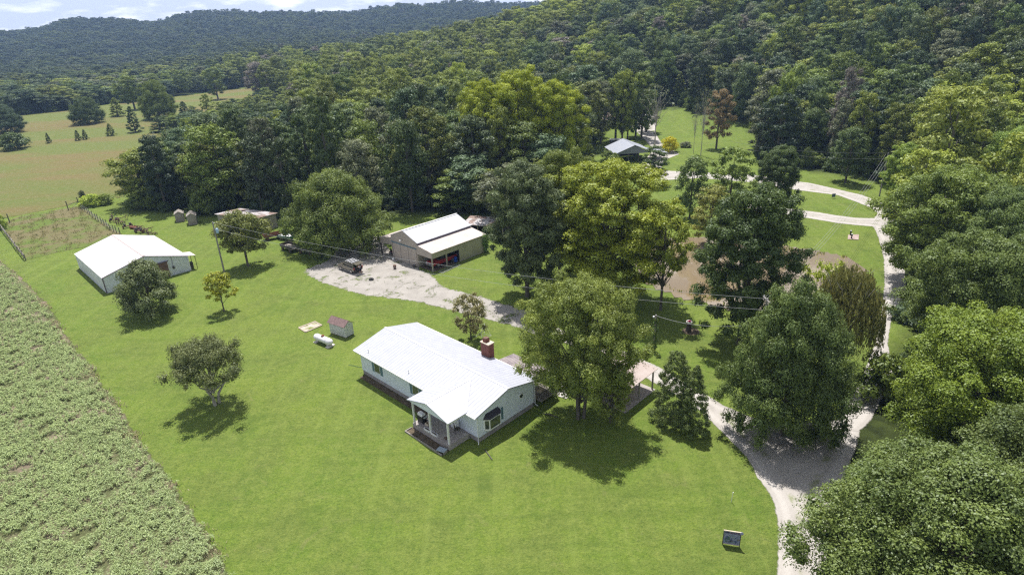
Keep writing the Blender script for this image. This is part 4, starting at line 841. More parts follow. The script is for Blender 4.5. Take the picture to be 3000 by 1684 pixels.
o = thing('storage_bin', 'dark bin stored under the small canopy of the white barn', 'bin', tuple(wb.matrix_basis @ Vector((W_+.55, 1.5, 0))), R(45)); MB().box((-.35, -.4, 0), (.35, .4, .9)).build('body', M['dark_metal'], o, bevel=.03); MB().box((-.38, -.43, .9), (.38, .43, .96)).build('lid', M['black'], o)

# ================================================================== tan barn
tb = thing('tan_barn', 'tan steel barn with raised silver centre roof and open lean-to bays', 'barn', (-12.909, 93.405, 0), R(-43.521))
L_ = 12.45; LW = 3.75; MW = 7.0; hu, hl1, hl0, hr = 4.33, 3.89, 3.285, 5.755; XL = -LW; XM = -LW-MW; XE = XM-3.4
MB().prism([(XL, 0, -.2), (XL, 0, hu-.05), (XL-MW/2, 0, hr-.08), (XM, 0, hu-.05), (XM, 0, -.2)], (0, .12, 0)).build('front_wall', M['tan_siding'], tb)
MB().prism([(XL, L_-.1, -.2), (XL, L_-.1, hu-.05), (XL-MW/2, L_-.1, hr-.08), (XM, L_-.1, hu-.05), (XM, L_-.1, -.2)], (0, -.12, 0)).build('back_wall', M['tan_siding'], tb)
for x_ in (XL, XM): MB().box((x_-.06, .12, -.2), (x_+.06, L_-.22, hu-.06)).build('inner_wall', M['tan_siding_y'], tb)
MB().prism([(XL+.25, 0, hu-.16), (XL-MW/2, 0, hr-.08), (XM-.25, 0, hu-.16), (XM-.25, 0, hu-.08), (XL-MW/2, 0, hr), (XL+.25, 0, hu-.08)], (0, L_, 0)).build('roof', mat('silver_blue_roofing', (.46, .475, .53), (.50, .51, .55), .9, .42, wave=(1, .9, .012, .06)), tb)
MB().box((XL-MW/2-.16, -.03, hr-.01), (XL-MW/2+.16, L_+.03, hr+.04)).build('ridge_cap', M['trim'], tb)
MB().prism([(XL+.0, 0, hl1-.08), (XL, 0, hl1), (.15, 0, hl0-.0), (.15, 0, hl0-.08)], (0, L_, 0)).build('lean_roof', M['tan_roof'], tb)
MB().prism([(XM, 0, hl1-.08), (XM, 0, hl1), (XE-.15, 0, 3.2), (XE-.15, 0, 3.12)], (0, L_-2, 0)).build('lean_roof', M['tan_roof'], tb)
MB().box((XL-.02+.02, .1, hl1), (XL+.14, L_-.1, hu-.18)).build('clerestory_band', M['purple_trim'], tb)
MB().prism([(XL, 0.0, 2.3), (XL, 0, hl1-.1), (0, 0, hl0-.08), (0, 0, 2.3)], (0, .1, 0)).build('front_header', M['tan_siding'], tb)
MB().box((-.1, .1, 2.25), (0, L_-.1, hl0-.1)).build('side_header', M['tan_siding_y'], tb)
MB().box((-.1, 6.05, -.2), (-.0, L_-.1, 2.25)).build('side_wall', M['tan_siding_y'], tb); MB().box((XL, L_-.1, -.2), (0, L_, hl0-.2)).build('end_wall', M['tan_siding'], tb)
MB().prism([(XM, 0, 2.5), (XM, 0, hl1-.1), (XE, 0, 3.12), (XE, 0, 2.2)], (0, .1, 0)).build('front_header', M['tan_siding'], tb)
MB().box((XE, L_-2.1, -.2), (XM, L_-2, 3.1)).build('end_wall', M['tan_siding'], tb)
for q in ((-.1, .1), (-.1, 3.2), (XE+.1, .1), (XE+.1, 5)): MB().box((q[0]-.09, q[1]-.09, -.2), (q[0]+.09, q[1]+.09, 3.1 if q[0] < -5 else 2.3)).build('post', M['tan_siding_y'] if q[0] > -5 else M['dark_wood'], tb)
MB().box((XL, .12, -.1), (0, L_-.1, .04)).build('dirt_floor', M['soil'], tb)
for k in range(3):
    a = XL-.15-(k+1)*2.1+.02; MB().box((a, -.10, .05), (a+2.04, -.03, 3.1)).build('sliding_door', M['tan_siding'], tb)
    MB().box((a-.05, -.12, .05), (a-.01, -.02, 3.1)).build('door_edge', M['dark_metal'], tb)
MB().box((XL-MW+.02, -.13, 3.12), (XL-.1, -.02, 3.25)).build('door_track', M['shutter'], tb)
lp = MB().tube([(XL-MW/2-.35, -.05, 4.05), (XL-MW/2-.35, -.35, 4.1)], .03, 6).build('yard_light', M['steel'], tb); MB().lathe([(.0, .12), (.1, .1), (.16, -.05), (.0, -.1)], (XL-MW/2-.35, -.42, 4.0), 10).build('lamp_shade', M['white_paint'], lp)
def TBp(x_, y_, z_=0): return tb.matrix_basis @ Vector((x_, y_, z_))
def at_tb(name, label, cat, x_, y_, z_=0, rz=0, group=None): return thing(name, label, cat, tuple(TBp(x_, y_, z_)), R(-43.521)+rz, group)
iv = at_tb('ivy', 'dark green ivy climbing the far right corner of the tan barn', 'ivy', 0, 12.2, 0)
rg = np.random.default_rng(3); Ci = np.stack([rg.uniform(-.1, .45, 40), rg.uniform(-.8, .7, 40), rg.uniform(.1, 3.3, 40)], 1); Ci[:, 1] *= .3+.25*Ci[:, 2]
o = bpy.data.objects.new('foliage', crown_mesh('ivy_foliage', *leaves(Ci, np.full(40, .32), 2600, .15, rg))); COL.objects.link(o); o.parent = iv; o.color = (.06, .12, .03, 1)
# pickup truck in the bay
def wheel(parent, x_, y_, r_=.38, w_=.25, rim='alloy'):
    o = MB().tube([(x_, y_-w_/2, r_), (x_, y_+w_/2, r_)], r_, 18).build('wheel', M['rubber'], parent, bevel=.03)
    for s_ in (-1, 1): MB().tube([(x_, y_+s_*(w_/2-.02), r_), (x_, y_+s_*(w_/2+.012), r_)], r_*.62, 12).build('rim', M[rim], o)
tk = at_tb('pickup_truck', 'red pickup truck parked nose-out in the open barn bay', 'pickup truck', -1.75, 3.6, .04, -math.pi/2)
b = MB().prism([(2.7, -.92, .5), (2.7, -.92, 1.05), (1.3, -.92, 1.15), (.75, -.8, 1.15), (-2.6, -.92, 1.15), (-2.6, -.92, .5)], (0, 1.84, 0)); b.build('body', M['red_paint'], tk, bevel=.05)
MB().prism([(1.25, -.8, 1.15), (.75, -.72, 1.72), (-.6, -.72, 1.76), (-.85, -.8, 1.15)], (0, 1.5, 0)).build('cab', M['car_glass'], tk, bevel=.05); MB().box((-.55, -.7, 1.74), (.7, .7, 1.8)).build('cab_roof', M['red_paint'], tk, bevel=.03)
MB().box((-2.5, -.8, 1.1), (-.95, .8, 1.17)).build('bed_liner', M['black'], tk); MB().box((2.68, -.9, .42), (2.85, .9, .62)).box((2.7, -.55, .68), (2.76, .55, .95)).build('bumper', M['chrome'], tk)
for s_ in (-1, 1): MB().box((2.68, s_*.75-.14, .72), (2.75, s_*.75+.14, .95)).build('headlight', M['trim'], tk)
for wx in (1.75, -1.65):
    for wy in (-.85, .85): wheel(tk, wx, wy)
o = at_tb('barrel', 'blue plastic barrel standing at the open side bay of the barn', 'barrel', -.45, 5.5, .04); MB().lathe([(0, 0), (.27, 0), (.3, .15), (.3, .3), (.28, .32), (.3, .34), (.3, .75), (.27, .9), (0, .9)]).build('drum', M['blue_plastic'], o, True); MB().lathe([(.28, .86), (.29, .91), (0, .92)]).build('lid', M['blue_plastic'], o)
o = at_tb('gate_panel', 'metal livestock gate lying on the ground before the open bay', 'gate', .5, 2.6, 0, .12)
b = MB(); 
for k in range(2): b.box((k*.95, -2.2, .03), (k*.95+.06, 2.4, .09))
for k in range(15): b.box((0, -2.2+k*.32, .03), (1.0, -2.15+k*.32, .08))
b.build('frame', M['steel'], o)
for nm, lb, cat_, x_, y_, m_ in (('bucket', 'white bucket standing beside the leftmost barn door', 'bucket', -9.9, -.6, 'white_paint'), ('kettle_grill', 'small dark kettle grill on legs before the left barn bay', 'grill', -11.0, -1.7, 'dark_metal'), ('bucket', 'dark pail at the right end of the barn doors', 'bucket', -4.3, -.5, 'dark_metal')):
    o = at_tb(nm, lb, cat_, x_, y_)
    if nm == 'bucket': MB().lathe([(0, 0), (.17, 0), (.22, .42), (.19, .42), (.15, .04), (0, .04)], n=12).build('pail', M[m_], o, True); MB().tube([(-.21, 0, .42), (-.12, 0, .56), (.12, 0, .56), (.21, 0, .42)], .012, 5).build('handle', M['steel'], o)
    else:
        MB().lathe([(0, .55), (.2, .6), (.3, .78), (.28, .95), (.12, 1.08), (0, 1.1)], n=14).build('bowl', M[m_], o, True)
        for k in range(3): a = k*2.1; MB().tube([(math.cos(a)*.3, math.sin(a)*.3, 0), (math.cos(a)*.14, math.sin(a)*.14, .62)], .018, 5).build('leg', M['steel'], o)
o = at_tb('trash_can', 'low brown trash can out on the gravel before the barn', 'trash can', -6.3, -3.0); MB().lathe([(0, 0), (.22, 0), (.27, .6), (.27, .66), (0, .7)], n=12).build('body', M['rust'], o, True); MB().lathe([(.29, .62), (.29, .68), (0, .76)], n=12).build('lid', M['rust'], o)
o = at_tb('riding_mower', 'pale lawn tractor parked under the left lean-to', 'lawn mower', XM-1.6, 1.6, 0, .5)
MB().box((-.2, -.3, .35), (.75, .3, .8)).build('hood', M['trim'], o, bevel=.06); MB().box((-.9, -.4, .35), (-.2, .4, .5)).build('deck', M['red_paint'], o); MB().box((-.7, -.25, .5), (-.3, .25, .6)).box((-.75, -.25, .5), (-.68, .25, .95)).build('seat', M['black'], o)
MB().tube([(-.15, 0, .7), (-.25, 0, 1.05)], .02, 5).build('steering_column', M['black'], o)
for wx, wr in ((.5, .2), (-.6, .27)):
    for wy in (-.42, .42): wheel(o, wx, wy, wr, .18)
o = at_tb('tractor', 'dark old tractor standing in the shade of the left lean-to', 'tractor', XM-1.5, 5.0, 0, 1.4)
MB().box((-.2, -.28, .7), (1.5, .28, 1.3)).build('hood', M['dark_metal'], o, bevel=.05); MB().box((-1.0, -.5, .6), (-.2, .5, .9)).box((-.9, -.22, .9), (-.5, .22, 1.3)).build('seat', M['dark_metal'], o)
for wx, wr in ((1.2, .4), (-.7, .7)):
    for wy in (-.75, .75): wheel(o, wx, wy, wr, .3, 'dark_metal')

# ================================================================== grey machine shed, small sheds
def frame3(A_, B_): d_ = B_-A_; return math.atan2(d_.y, d_.x), d_.length
A_, B_, C_ = G(752, 688), G(646, 672), G(826, 666); ang, ln = frame3(B_, A_); wd = (C_-A_).length
ms = thing('machine_shed', 'grey weathered open shed with patched white metal roof at the woods edge', 'shed', tuple(B_), ang)
for a, b_ in ((0, .5), (ln*.30, ln*.30+.35), (ln*.62, ln*.62+.35), (ln-.4, ln)): MB().box((a, 0, -.2), (b_, .12, 2.3)).build('front_post', M['grey_wood'], ms)
MB().box((0, -.02, 2.2), (ln, .12, 3.3)).build('front_header', M['grey_wood'], ms)
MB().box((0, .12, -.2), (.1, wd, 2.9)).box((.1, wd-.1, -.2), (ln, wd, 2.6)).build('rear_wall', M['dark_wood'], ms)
MB().prism([(ln, .12, -.2), (ln, .12, 3.2), (ln, wd, 2.75), (ln, wd, -.2)], (-.1, 0, 0)).build('side_wall', M['grey_wood'], ms)
t = NT('patched_roof'); c = t.mix(t.ramp(t.noise(.35, 4), [(.50, 0.), (.54, 1.)]), (.45, .43, .44), (.26, .19, .165)); c = t.mix(t.ramp(t.noise(1.2, 4), [(.55, 0.), (.6, .8)]), c, (.14, .10, .09)); t.b.inputs['Roughness'].default_value = .5
MB().prism([(-.3, -.4, 3.38), (-.3, wd+.3, 2.88), (-.3, wd+.3, 2.8), (-.3, -.4, 3.3)], (ln+.6, 0, 0)).build('roof', t.done(c), ms)
def small_shed(base, w_, l_, h_, rz, label, wall='grey_wood', roof='grey_wood', door=True):
    o = thing('small_shed', label, 'shed', tuple(base), rz)
    MB().prism([(-w_/2, 0, 0), (w_/2, 0, 0), (w_/2, 0, h_*.78), (0, 0, h_), (-w_/2, 0, h_*.78)], (0, l_, 0)).build('wall', M[wall], o)
    b = MB().face([(-w_/2-.12, -.12, h_*.76), (0, -.12, h_+.03), (0, l_+.12, h_+.03), (-w_/2-.12, l_+.12, h_*.76)]).face([(w_/2+.12, -.12, h_*.76), (0, -.12, h_+.03), (0, l_+.12, h_+.03), (w_/2+.12, l_+.12, h_*.76)])
    r_ = b.build('roof', M[roof], o); q = r_.modifiers.new('s', 'SOLIDIFY'); q.thickness = .05; q.offset = 1
    if door: MB().box((-.4, -.03, 0), (.4, 0, 1.8)).build('door', M['grey_wood'], o)
    return o
small_shed(G(529, 650), 1.7, 2.2, 2.3, R(25), 'left of two small pale sheds in the shade of the woods')
small_shed(G(566, 659), 1.7, 2.6, 2.5, R(25), 'right of two small pale sheds in the shade of the woods')
# brown-roofed garden shed
A_, B_, C_ = G(1014, 991), G(968.5, 976), G(1041, 979.5); ang, ln = frame3(B_, A_); wd = (C_-A_).length
gs = thing('garden_shed', 'small white clapboard shed with brown shingle roof on the lawn', 'shed', tuple(B_), ang)
MB().prism([(0, 0, .12), (0, wd, .12), (0, wd, 1.7), (0, wd/2, 2.15), (0, 0, 1.7)], (ln, 0, 0)).build('wall', M['shed_wall'], gs); MB().box((.05, .05, 0), (ln-.05, .2, .12)).box((.05, wd-.2, 0), (ln-.05, wd-.05, .12)).build('skid', M['grey_wood'], gs)
b = MB().face([(-.15, -.18, 1.62), (-.15, wd/2, 2.26), (ln+.15, wd/2, 2.26), (ln+.15, -.18, 1.62)]).face([(-.15, wd+.18, 1.62), (-.15, wd/2, 2.26), (ln+.15, wd/2, 2.26), (ln+.15, wd+.18, 1.62)])
o = b.build('roof', M['shingle'], gs); q = o.modifiers.new('s', 'SOLIDIFY'); q.thickness = .06
MB().box((ln, wd*.3, .15), (ln+.03, wd*.75, 1.65)).build('door', M['shed_wall'], gs)
# tank
a, b_ = G(928, 985.5, .7), G(966, 1001, .7); ang = math.atan2(b_.y-a.y, b_.x-a.x); tl = (b_-a).length/2
pt = thing('propane_tank', 'white propane tank lying on two concrete pads on the lawn', 'gas tank', ((a.x+b_.x)/2, (a.y+b_.y)/2, 0), ang)
pf = [(0, -tl-.42), (.2, -tl-.37), (.36, -tl-.22), (.44, -tl), (.44, tl), (.36, tl+.22), (.2, tl+.37), (0, tl+.42)]
o = MB().lathe(pf, n=20).build('vessel', M['tank'], pt, True); o.rotation_euler = (0, math.pi/2, 0); o.location = (0, 0, .68)
dm = MB().lathe([(.2, 0), (.2, .14), (.12, .2), (0, .22)], (0, 0, 1.09), 12).build('dome_cover', M['rust_red'], pt, True)
for s_ in (-1, 1): MB().box((s_*tl*.75-.08, -.28, .12), (s_*tl*.75+.08, .28, .34)).build('foot', M['tank'], pt); MB().box((s_*tl*.95-.25, -.55, 0), (s_*tl*.95+.25, .6, .12)).build('pad', M['pale_concrete'], pt)
# sandbox
Q = [G(875.7, 961), G(923, 943.3), G(943.3, 953.4), G(895.8, 973.6)]; ctr = sum(Q, Vector())/4
sbx = thing('sandbox', 'low rectangular wooden frame of pale sand lying in the lawn', 'sandbox', tuple(ctr)); Q = [q-ctr for q in Q]
o = MB().prism([(q.x*.93, q.y*.93, .0) for q in Q], (0, 0, .05)).build('sand', mat('weedy_sand', (.45, .39, .34), (.17, .20, .06), .9, .95, lo=.45, hi=.6), sbx); b = MB()
for i in range(4): b.tube([(Q[i].x, Q[i].y, .09), (Q[(i+1) % 4].x, Q[(i+1) % 4].y, .09)], .1, 4)
b.build('timber_frame', M['pale_wood'], sbx)
# tipped rotary dryer
P0, P1 = G(1393, 988), G(1421, 966, 1.35)
ry_ = thing('rotary_clothes_dryer', 'white umbrella clothes dryer leaning over beside the small olive tree', 'clothes dryer', tuple(P0)); v_ = P1-P0
MB().tube([(0, 0, .05), tuple(v_)], .045, 7).build('pole', M['white_paint'], ry_)
hub = v_*.55; ax = v_.normalized(); s1 = ax.cross(Vector((0, 0, 1))).normalized(); s2 = ax.cross(s1)
for k in range(4):
    a = k*math.pi/2+.5; e = v_*.98+(s1*math.cos(a)+s2*math.sin(a))*1.3-ax*.25; e.z = max(e.z, .1)
    ar = MB().tube([tuple(hub), tuple(e)], .02, 5).build('arm', M['white_paint'], ry_); e2 = v_*.98+(s1*math.cos(a+1.57)+s2*math.sin(a+1.57))*1.3-ax*.25; e2.z = max(e2.z, .1)
    MB().tube([tuple(v_), tuple(e)], .018, 5).tube([tuple(e), tuple(e2)], .01, 4).build('line', M['white_paint'], ar)

# ================================================================== SUV, person, tyre
fwh, rwh = G(1000, 791), G(1029.5, 801.5); ang = math.atan2(fwh.y-rwh.y, fwh.x-rwh.x); lat = Vector((math.sin(ang), -math.cos(ang), 0))   # towards camera-left side
mid = (fwh+rwh)/2
side = Vector((-math.sin(ang), math.cos(ang), 0)); 
if side.y < 0: side = -side
mid = mid+side*.9
suv = thing('sport_utility_vehicle', 'bronze boxy four-wheel-drive with white roof bars and open tailgate on gravel', 'car', (mid.x, mid.y, 0), ang)
S_ = lambda y_: [(-2.15, y_, .42), (-2.2, y_, .95), (-2.08, y_, 1.12), (-.0, y_, 1.12), (1.05, y_, 1.12), (2.05, y_, 1.02), (2.28, y_, .85), (2.3, y_, .45)]
MB().prism(S_(-.95), (0, 1.9, 0)).build('body', M['suv'], suv, bevel=.07)
MB().prism([(-2.02, -.84, 1.1), (-1.92, -.76, 1.74), (.15, -.74, 1.76), (.95, -.80, 1.1)], (0, 1.6, 0)).build('windows', M['car_glass'], suv, bevel=.05)
b = MB().box((-1.98, -.80, 1.73), (.2, .80, 1.83))
for px_ in (-1.95, -1.05, -.25): b.prism([(px_-.06, -.865, 1.1), (px_+.06, -.865, 1.1), (px_+.05, -.80, 1.76), (px_-.05, -.80, 1.76)], (0, .03, 0)); b.prism([(px_-.06, .835, 1.1), (px_+.06, .835, 1.1), (px_+.05, .77, 1.76), (px_-.05, .77, 1.76)], (0, .03, 0))
b.build('roof', M['suv'], suv, bevel=.03); rk = MB().box((-1.9, -.72, 1.84), (.1, .72, 1.87)).build('roof_rack', M['black'], suv)
for k in range(4): MB().box((-1.65+k*.52, -.78, 1.88), (-1.53+k*.52, .78, 1.93)).build('crossbar', M['white_paint'], rk)
tg = MB().box((-2.95, -.78, 1.8), (-2.02, .78, 1.86), rot=ry(-.12)).build('tailgate', M['suv'], suv, bevel=.02); MB().box((-2.215, -.8, .55), (-2.16, .8, 1.08)).build('boot_shade_panel', M['black'], suv)  # black plate on the solid body is painted shade for the open boot
for s_ in (-1, 1): MB().box((-2.24, s_*.83-.09, .8), (-2.12, s_*.83+.07, 1.1)).build('tail_light', M['tail'], suv); MB().box((2.2, s_*.72-.16, .72), (2.31, s_*.72+.16, .9)).build('headlight', M['trim'], suv); MB().box((-1.2, s_*.98-.07, .33), (1.15, s_*.98+.07, .39)).build('running_board', M['steel'], suv)
for s_ in (-1, 1): MB().box((.75, s_*1.0-.1, 1.1), (.9, s_*1.0+.1, 1.28)).build('wing_mirror', M['suv'], suv)
for wx in (1.42, -1.42):
    for wy in (-.86, .86): wheel(suv, wx, wy, .38, .24)
o = thing('car_tyre', 'single black tyre lying flat in the open gravel', 'tyre', tuple(G(1088, 820))); MB().lathe([(.2, .02), (.34, 0), (.4, .06), (.4, .2), (.34, .26), (.2, .24), (.19, .13), (.2, .02)], n=20).build('tyre', M['rubber'], o, True)
def person(loc, rz, label, lean=.35):
    p = thing('person', label, 'person', tuple(loc), rz); k = lean
    vs = {'pelvis': (0, 0, .92), 'waist': (k*.18, 0, 1.05), 'chest': (k*.55, 0, 1.3), 'neck': (k*.85, 0, 1.47), 'head': (k*1.0, 0, 1.6), 'crownp': (k*1.08, 0, 1.7),
          'lh': (0, .10, .88), 'lk': (.05, .13, .48), 'la': (0, .14, .08), 'lf': (.16, .15, .04), 'rh': (0, -.10, .88), 'rk': (.02, -.13, .48), 'ra': (-.08, -.14, .08), 'rf': (.08, -.15, .04),
          'ls': (k*.7, .18, 1.4), 'le': (k*.9, .23, 1.13), 'lw': (k*1.0+.25, .2, 1.08), 'lp': (k*1.0+.33, .2, 1.08), 'rs': (k*.7, -.18, 1.4), 're': (k*.9, -.23, 1.13), 'rw': (k*1.0+.25, -.2, 1.1), 'rp': (k*1.0+.33, -.2, 1.1)}
    rad = dict(pelvis=.13, waist=.12, chest=.15, neck=.055, head=.095, crownp=.075, lh=.09, lk=.06, la=.04, lf=.035, rh=.09, rk=.06, ra=.04, rf=.035, ls=.06, le=.042, lw=.03, lp=.03, rs=.06, re=.042, rw=.03, rp=.03)
    E_ = [('pelvis', 'waist'), ('waist', 'chest'), ('chest', 'neck'), ('neck', 'head'), ('head', 'crownp'), ('pelvis', 'lh'), ('lh', 'lk'), ('lk', 'la'), ('la', 'lf'), ('pelvis', 'rh'), ('rh', 'rk'), ('rk', 'ra'), ('ra', 'rf'), ('chest', 'ls'), ('ls', 'le'), ('le', 'lw'), ('lw', 'lp'), ('chest', 'rs'), ('rs', 're'), ('re', 'rw'), ('rw', 'rp')]
    fing = {}
    for sd_, base in (('l', vs['lp']), ('r', vs['rp'])):
        for f_ in range(5):
            nm = f'{sd_}f{f_}'; off = (f_-1.5)*.022; vs[nm] = (base[0]+(.09-abs(f_-1.5)*.01 if f_ < 4 else .03), base[1]+(off if f_ < 4 else (.05 if sd_ == 'r' else -.05)), base[2]-.02); rad[nm] = .009; E_.append((sd_+'p', nm))
    def skin(name, keys, m_, grow=0, lv=2):
        idx = {q: i for i, q in enumerate(keys)}; me = bpy.data.meshes.new(name); me.from_pydata([vs[q] for q in keys], [(idx[a], idx[b]) for a, b in E_ if a in idx and b in idx], []); me.update(); me.materials.append(m_)
        o = bpy.data.objects.new(name, me); COL.objects.link(o); o.parent = p
        sk = o.modifiers.new('skin', 'SKIN'); me.skin_vertices.new() if not me.skin_vertices else None
        for q in keys: me.skin_vertices[0].data[idx[q]].radius = (rad[q]+grow,)*2
        me.skin_vertices[0].data[0].use_root = True
        ss = o.modifiers.new('sub', 'SUBSURF'); ss.levels = ss.render_levels = lv; return o
    skin('body', list(vs), M['skin']); skin('shirt', ['waist', 'chest', 'ls', 'rs'], M['shirt'], .022); skin('shorts', ['pelvis', 'lh', 'lk', 'rh', 'rk', 'waist'], M['shorts'], .018)
    h = vs['crownp']; MB().lathe([(0, .1), (.07, .08), (.105, .02), (.1, -.05), (.0, -.03)], (h[0]-.02, 0, h[2]), 10).build('hair', M['hair'], p, True)
    return p
bk = Vector((-math.cos(ang), -math.sin(ang), 0)); person((mid.x+bk.x*2.75, mid.y+bk.y*2.75, 0), ang, 'person in white shirt and dark shorts leaning into the open car boot')
# ================================================================== poles and wires
def height_to(P, top):
    lo, hi = .1, 40.
    for _ in range(40):
        m_ = (lo+hi)/2
        if proj((P.x, P.y, m_))[1] > top: lo = m_
        else: hi = m_
    return lo
def upole(base, top, label, r_=.15, name='utility_pole'):
    P = G(*base); h_ = height_to(P, top); o = thing(name, label, 'utility pole', (P.x, P.y, 0)); MB().tube([(0, 0, -.5), (0, 0, h_*.5), (0, 0, h_)], [r_, r_*.85, r_*.68], 9).build('shaft', M['pole_wood'], o); return o, P, h_
o, p1, h1 = upole((661, 813), 650, 'grey utility pole with a blue-white transformer in front of the machine shed')
MB().lathe([(0, -.45), (.2, -.42), (.22, -.3), (.22, .3), (.16, .38), (0, .42)], (.42, 0, h1-1.5), 12).build('transformer', mat('pale_blue_enamel', (.35, .50, .68), None, rough=.4), o, True)
MB().tube([(0, 0, h1-.3), (.35, -.1, h1-.15)], .05, 6).tube([(.1, 0, h1-1.3), (.42, 0, h1-1.4)], .03, 5).build('bracket', M['white_paint'], o)
o, p2, h2 = upole((2214, 1108), 874, 'grey utility pole half hidden behind the large dark maple'); MB().box((-.1, -.9, h2-.25), (.05, .9, h2-.12)).build('crossarm', M['pole_wood'], o)
for s_ in (-.8, 0, .8): MB().lathe([(.0, 0), (.05, 0), (.05, .12), (0, .16)], (0, s_, h2-.12), 6).build('insulator', M['trim'], o)
MB().lathe([(0, -.3), (.16, -.28), (.16, .28), (0, .32)], (.3, -.2, h2-2.6), 10).build('service_can', M['steel'], o)
o, p3, h3 = upole((2576, 575), 447, 'tall leaning-looking utility pole on the lawn above the loop lane')
MB().tube([(0, 0, h3-.4), (.3, .1, h3-.4)], .03, 5).build('bracket', M['steel'], o)
P = G(1915, 1027); h4 = height_to(P, 922); o = thing('meter_pole', 'short ivy-grown service pole with a lamp at the drive edge', 'pole', (P.x, P.y, 0)); MB().tube([(0, 0, -.3), (0, 0, h4)], [.13, .10], 8).build('shaft', M['pole_wood'], o); p4 = P
MB().lathe([(0, .1), (.12, .08), (.14, -.06), (0, -.1)], (-.25, 0, h4-.25), 8).build('lamp', M['trim'], o, True); MB().tube([(.9, .3, 0), (.0, 0, h4*.75)], .012, 4).build('guy_wire', M['wire'], o)
Ci = np.stack([rg.normal(0, .12, 34), rg.normal(0, .12, 34), rg.uniform(.2, h4*.86, 34)], 1); q = bpy.data.objects.new('ivy', crown_mesh('pole_ivy', *leaves(Ci, np.full(34, .24), 2400, .13, rg))); COL.objects.link(q); q.parent = o; q.color = (.05, .09, .025, 1)
def wire(name, a, b, sag, label, r_=.016, m_='wire', group=None):
    o = thing(name, label, 'overhead wire', tuple(a), 0, group); d_ = Vector(b)-Vector(a); pts_ = []
    for i in range(25): t_ = i/24; q = d_*t_; q.z -= 4*sag*t_*(1-t_); pts_.append(tuple(q))
    MB().tube(pts_, r_, 5).build('cable', M[m_], o)
V3 = lambda p, z_: Vector((p.x, p.y, z_))
wire('power_line', V3(p1, h1-.05), V3(p2, h2-.05), 1.6, 'upper overhead wire crossing from the transformer pole to the maple pole', group='overhead wires across the yard')
wire('power_line', V3(p1, h1-1.1), V3(p2, h2-1.35), 1.9, 'lower overhead wire crossing from the transformer pole to the maple pole', group='overhead wires across the yard')
for k, (s_, lb) in enumerate(((-.8, 'leftmost'), (0, 'middle'), (.8, 'rightmost'))): wire('power_line', V3(p2, h2)+Vector((s_*.7, s_*.3, 0)), V3(p3, h3-.3)+Vector((s_*.6, 0, -.3*k)), 2.0, lb+' of three faint wires climbing over the pond to the lawn pole', .014, group='wires from the maple pole to the lawn pole')
wire('service_wire', V3(p4, h4-.1), V3(p2, h2-2.8), .9, 'low service wire from the ivy-grown pole to the maple pole', .022)
e = G(2140, 415, 7); wire('power_line', V3(p3, h3-.1), e, 1.0, 'upper dark wire leaving the lawn pole towards the woods', .02, 'dark_wire', 'wires entering the woods'); wire('power_line', V3(p3, h3-1.3), e-Vector((0, 0, 1.2)), 1.0, 'lower dark wire leaving the lawn pole towards the woods', .02, 'dark_wire', 'wires entering the woods')

# ================================================================== fences
def fence(px, hgt, label, rails, pr=.075, mesh=True, name='fence'):
    Pn = [G(*q) for q in px]; o = thing(name, label, 'fence', tuple(Pn[0])); O = Pn[0]
    for i, q in enumerate(Pn):
        hh_ = hgt*(1+.12*math.sin(i*2.3)); l = q-O; tlt = Vector((math.sin(i*1.7)*.05, math.cos(i*2.9)*.05, 0)); MB().tube([(l.x, l.y, -.2), (l.x+tlt.x, l.y+tlt.y, hh_)], pr*(1.25 if i in (0, len(Pn)-1) else 1), 6).build('post', M['fence_wood'], o)
    b = MB()
    for a_, c_ in zip(Pn, Pn[1:]):
        for z_, r_ in rails: b.tube([tuple(a_-O+Vector((0, 0, z_))), tuple(c_-O+Vector((0, 0, z_)))], r_, 4)
    b.build('rail', M['grey_wood'] if mesh else M['wire'], o); return o
rowR = [(241, 617), (249, 619), (257, 624), (264, 629), (272, 637), (281, 643), (289, 649), (298, 654), (306, 660), (314.5, 666), (324, 674), (334, 680), (342, 683), (352, 686)]
fence(rowR, 1.55, 'row of grey fence posts with wire along the right side of the paddock', [(1.2, .02), (.8, .02), (.4, .02)], mesh=False)
rowL = [(-40, 628), (-20, 648), (0, 668), (7, 675), (14, 685), (21, 694), (28, 703), (35, 711), (43, 722), (50, 733), (57, 740), (64, 749), (70, 757), (76, 764)]
fence(rowL, 1.5, 'fence of dark posts and pale top rail along the near left paddock side', [(1.3, .05), (.9, .04), (.4, .02)], mesh=True)
a_, c_ = G(201, 617), G(233, 606); o = thing('fence_brace', 'H-shaped wooden brace of two posts and a bar at the far paddock corner', 'fence', tuple(a_)); l = c_-a_
MB().tube([(0, 0, -.2), (0, 0, 2.3)], .11, 7).build('post', M['fence_wood'], o); MB().tube([(l.x, l.y, -.2), (l.x, l.y, 2.4)], .11, 7).build('post', M['fence_wood'], o); MB().tube([(0, 0, 1.35), (l.x, l.y, 1.35)], .06, 6).build('crossbar', M['fence_wood'], o); MB().tube([(l.x, l.y, 1.35), (l.x*.35, l.y*.35, .1)], .03, 5).build('diagonal_brace', M['grey_wood'], o)
a_ = G(29, 653); o = thing('fence_post', 'lone dark gate post with a side arm at the far left paddock corner', 'fence post', tuple(a_)); MB().tube([(0, 0, -.2), (0, 0, 2.1)], .11, 7).build('shaft', M['fence_wood'], o); MB().tube([(0, 0, 1.2), (-1.4, .1, 1.1)], .06, 6).build('arm', M['fence_wood'], o)

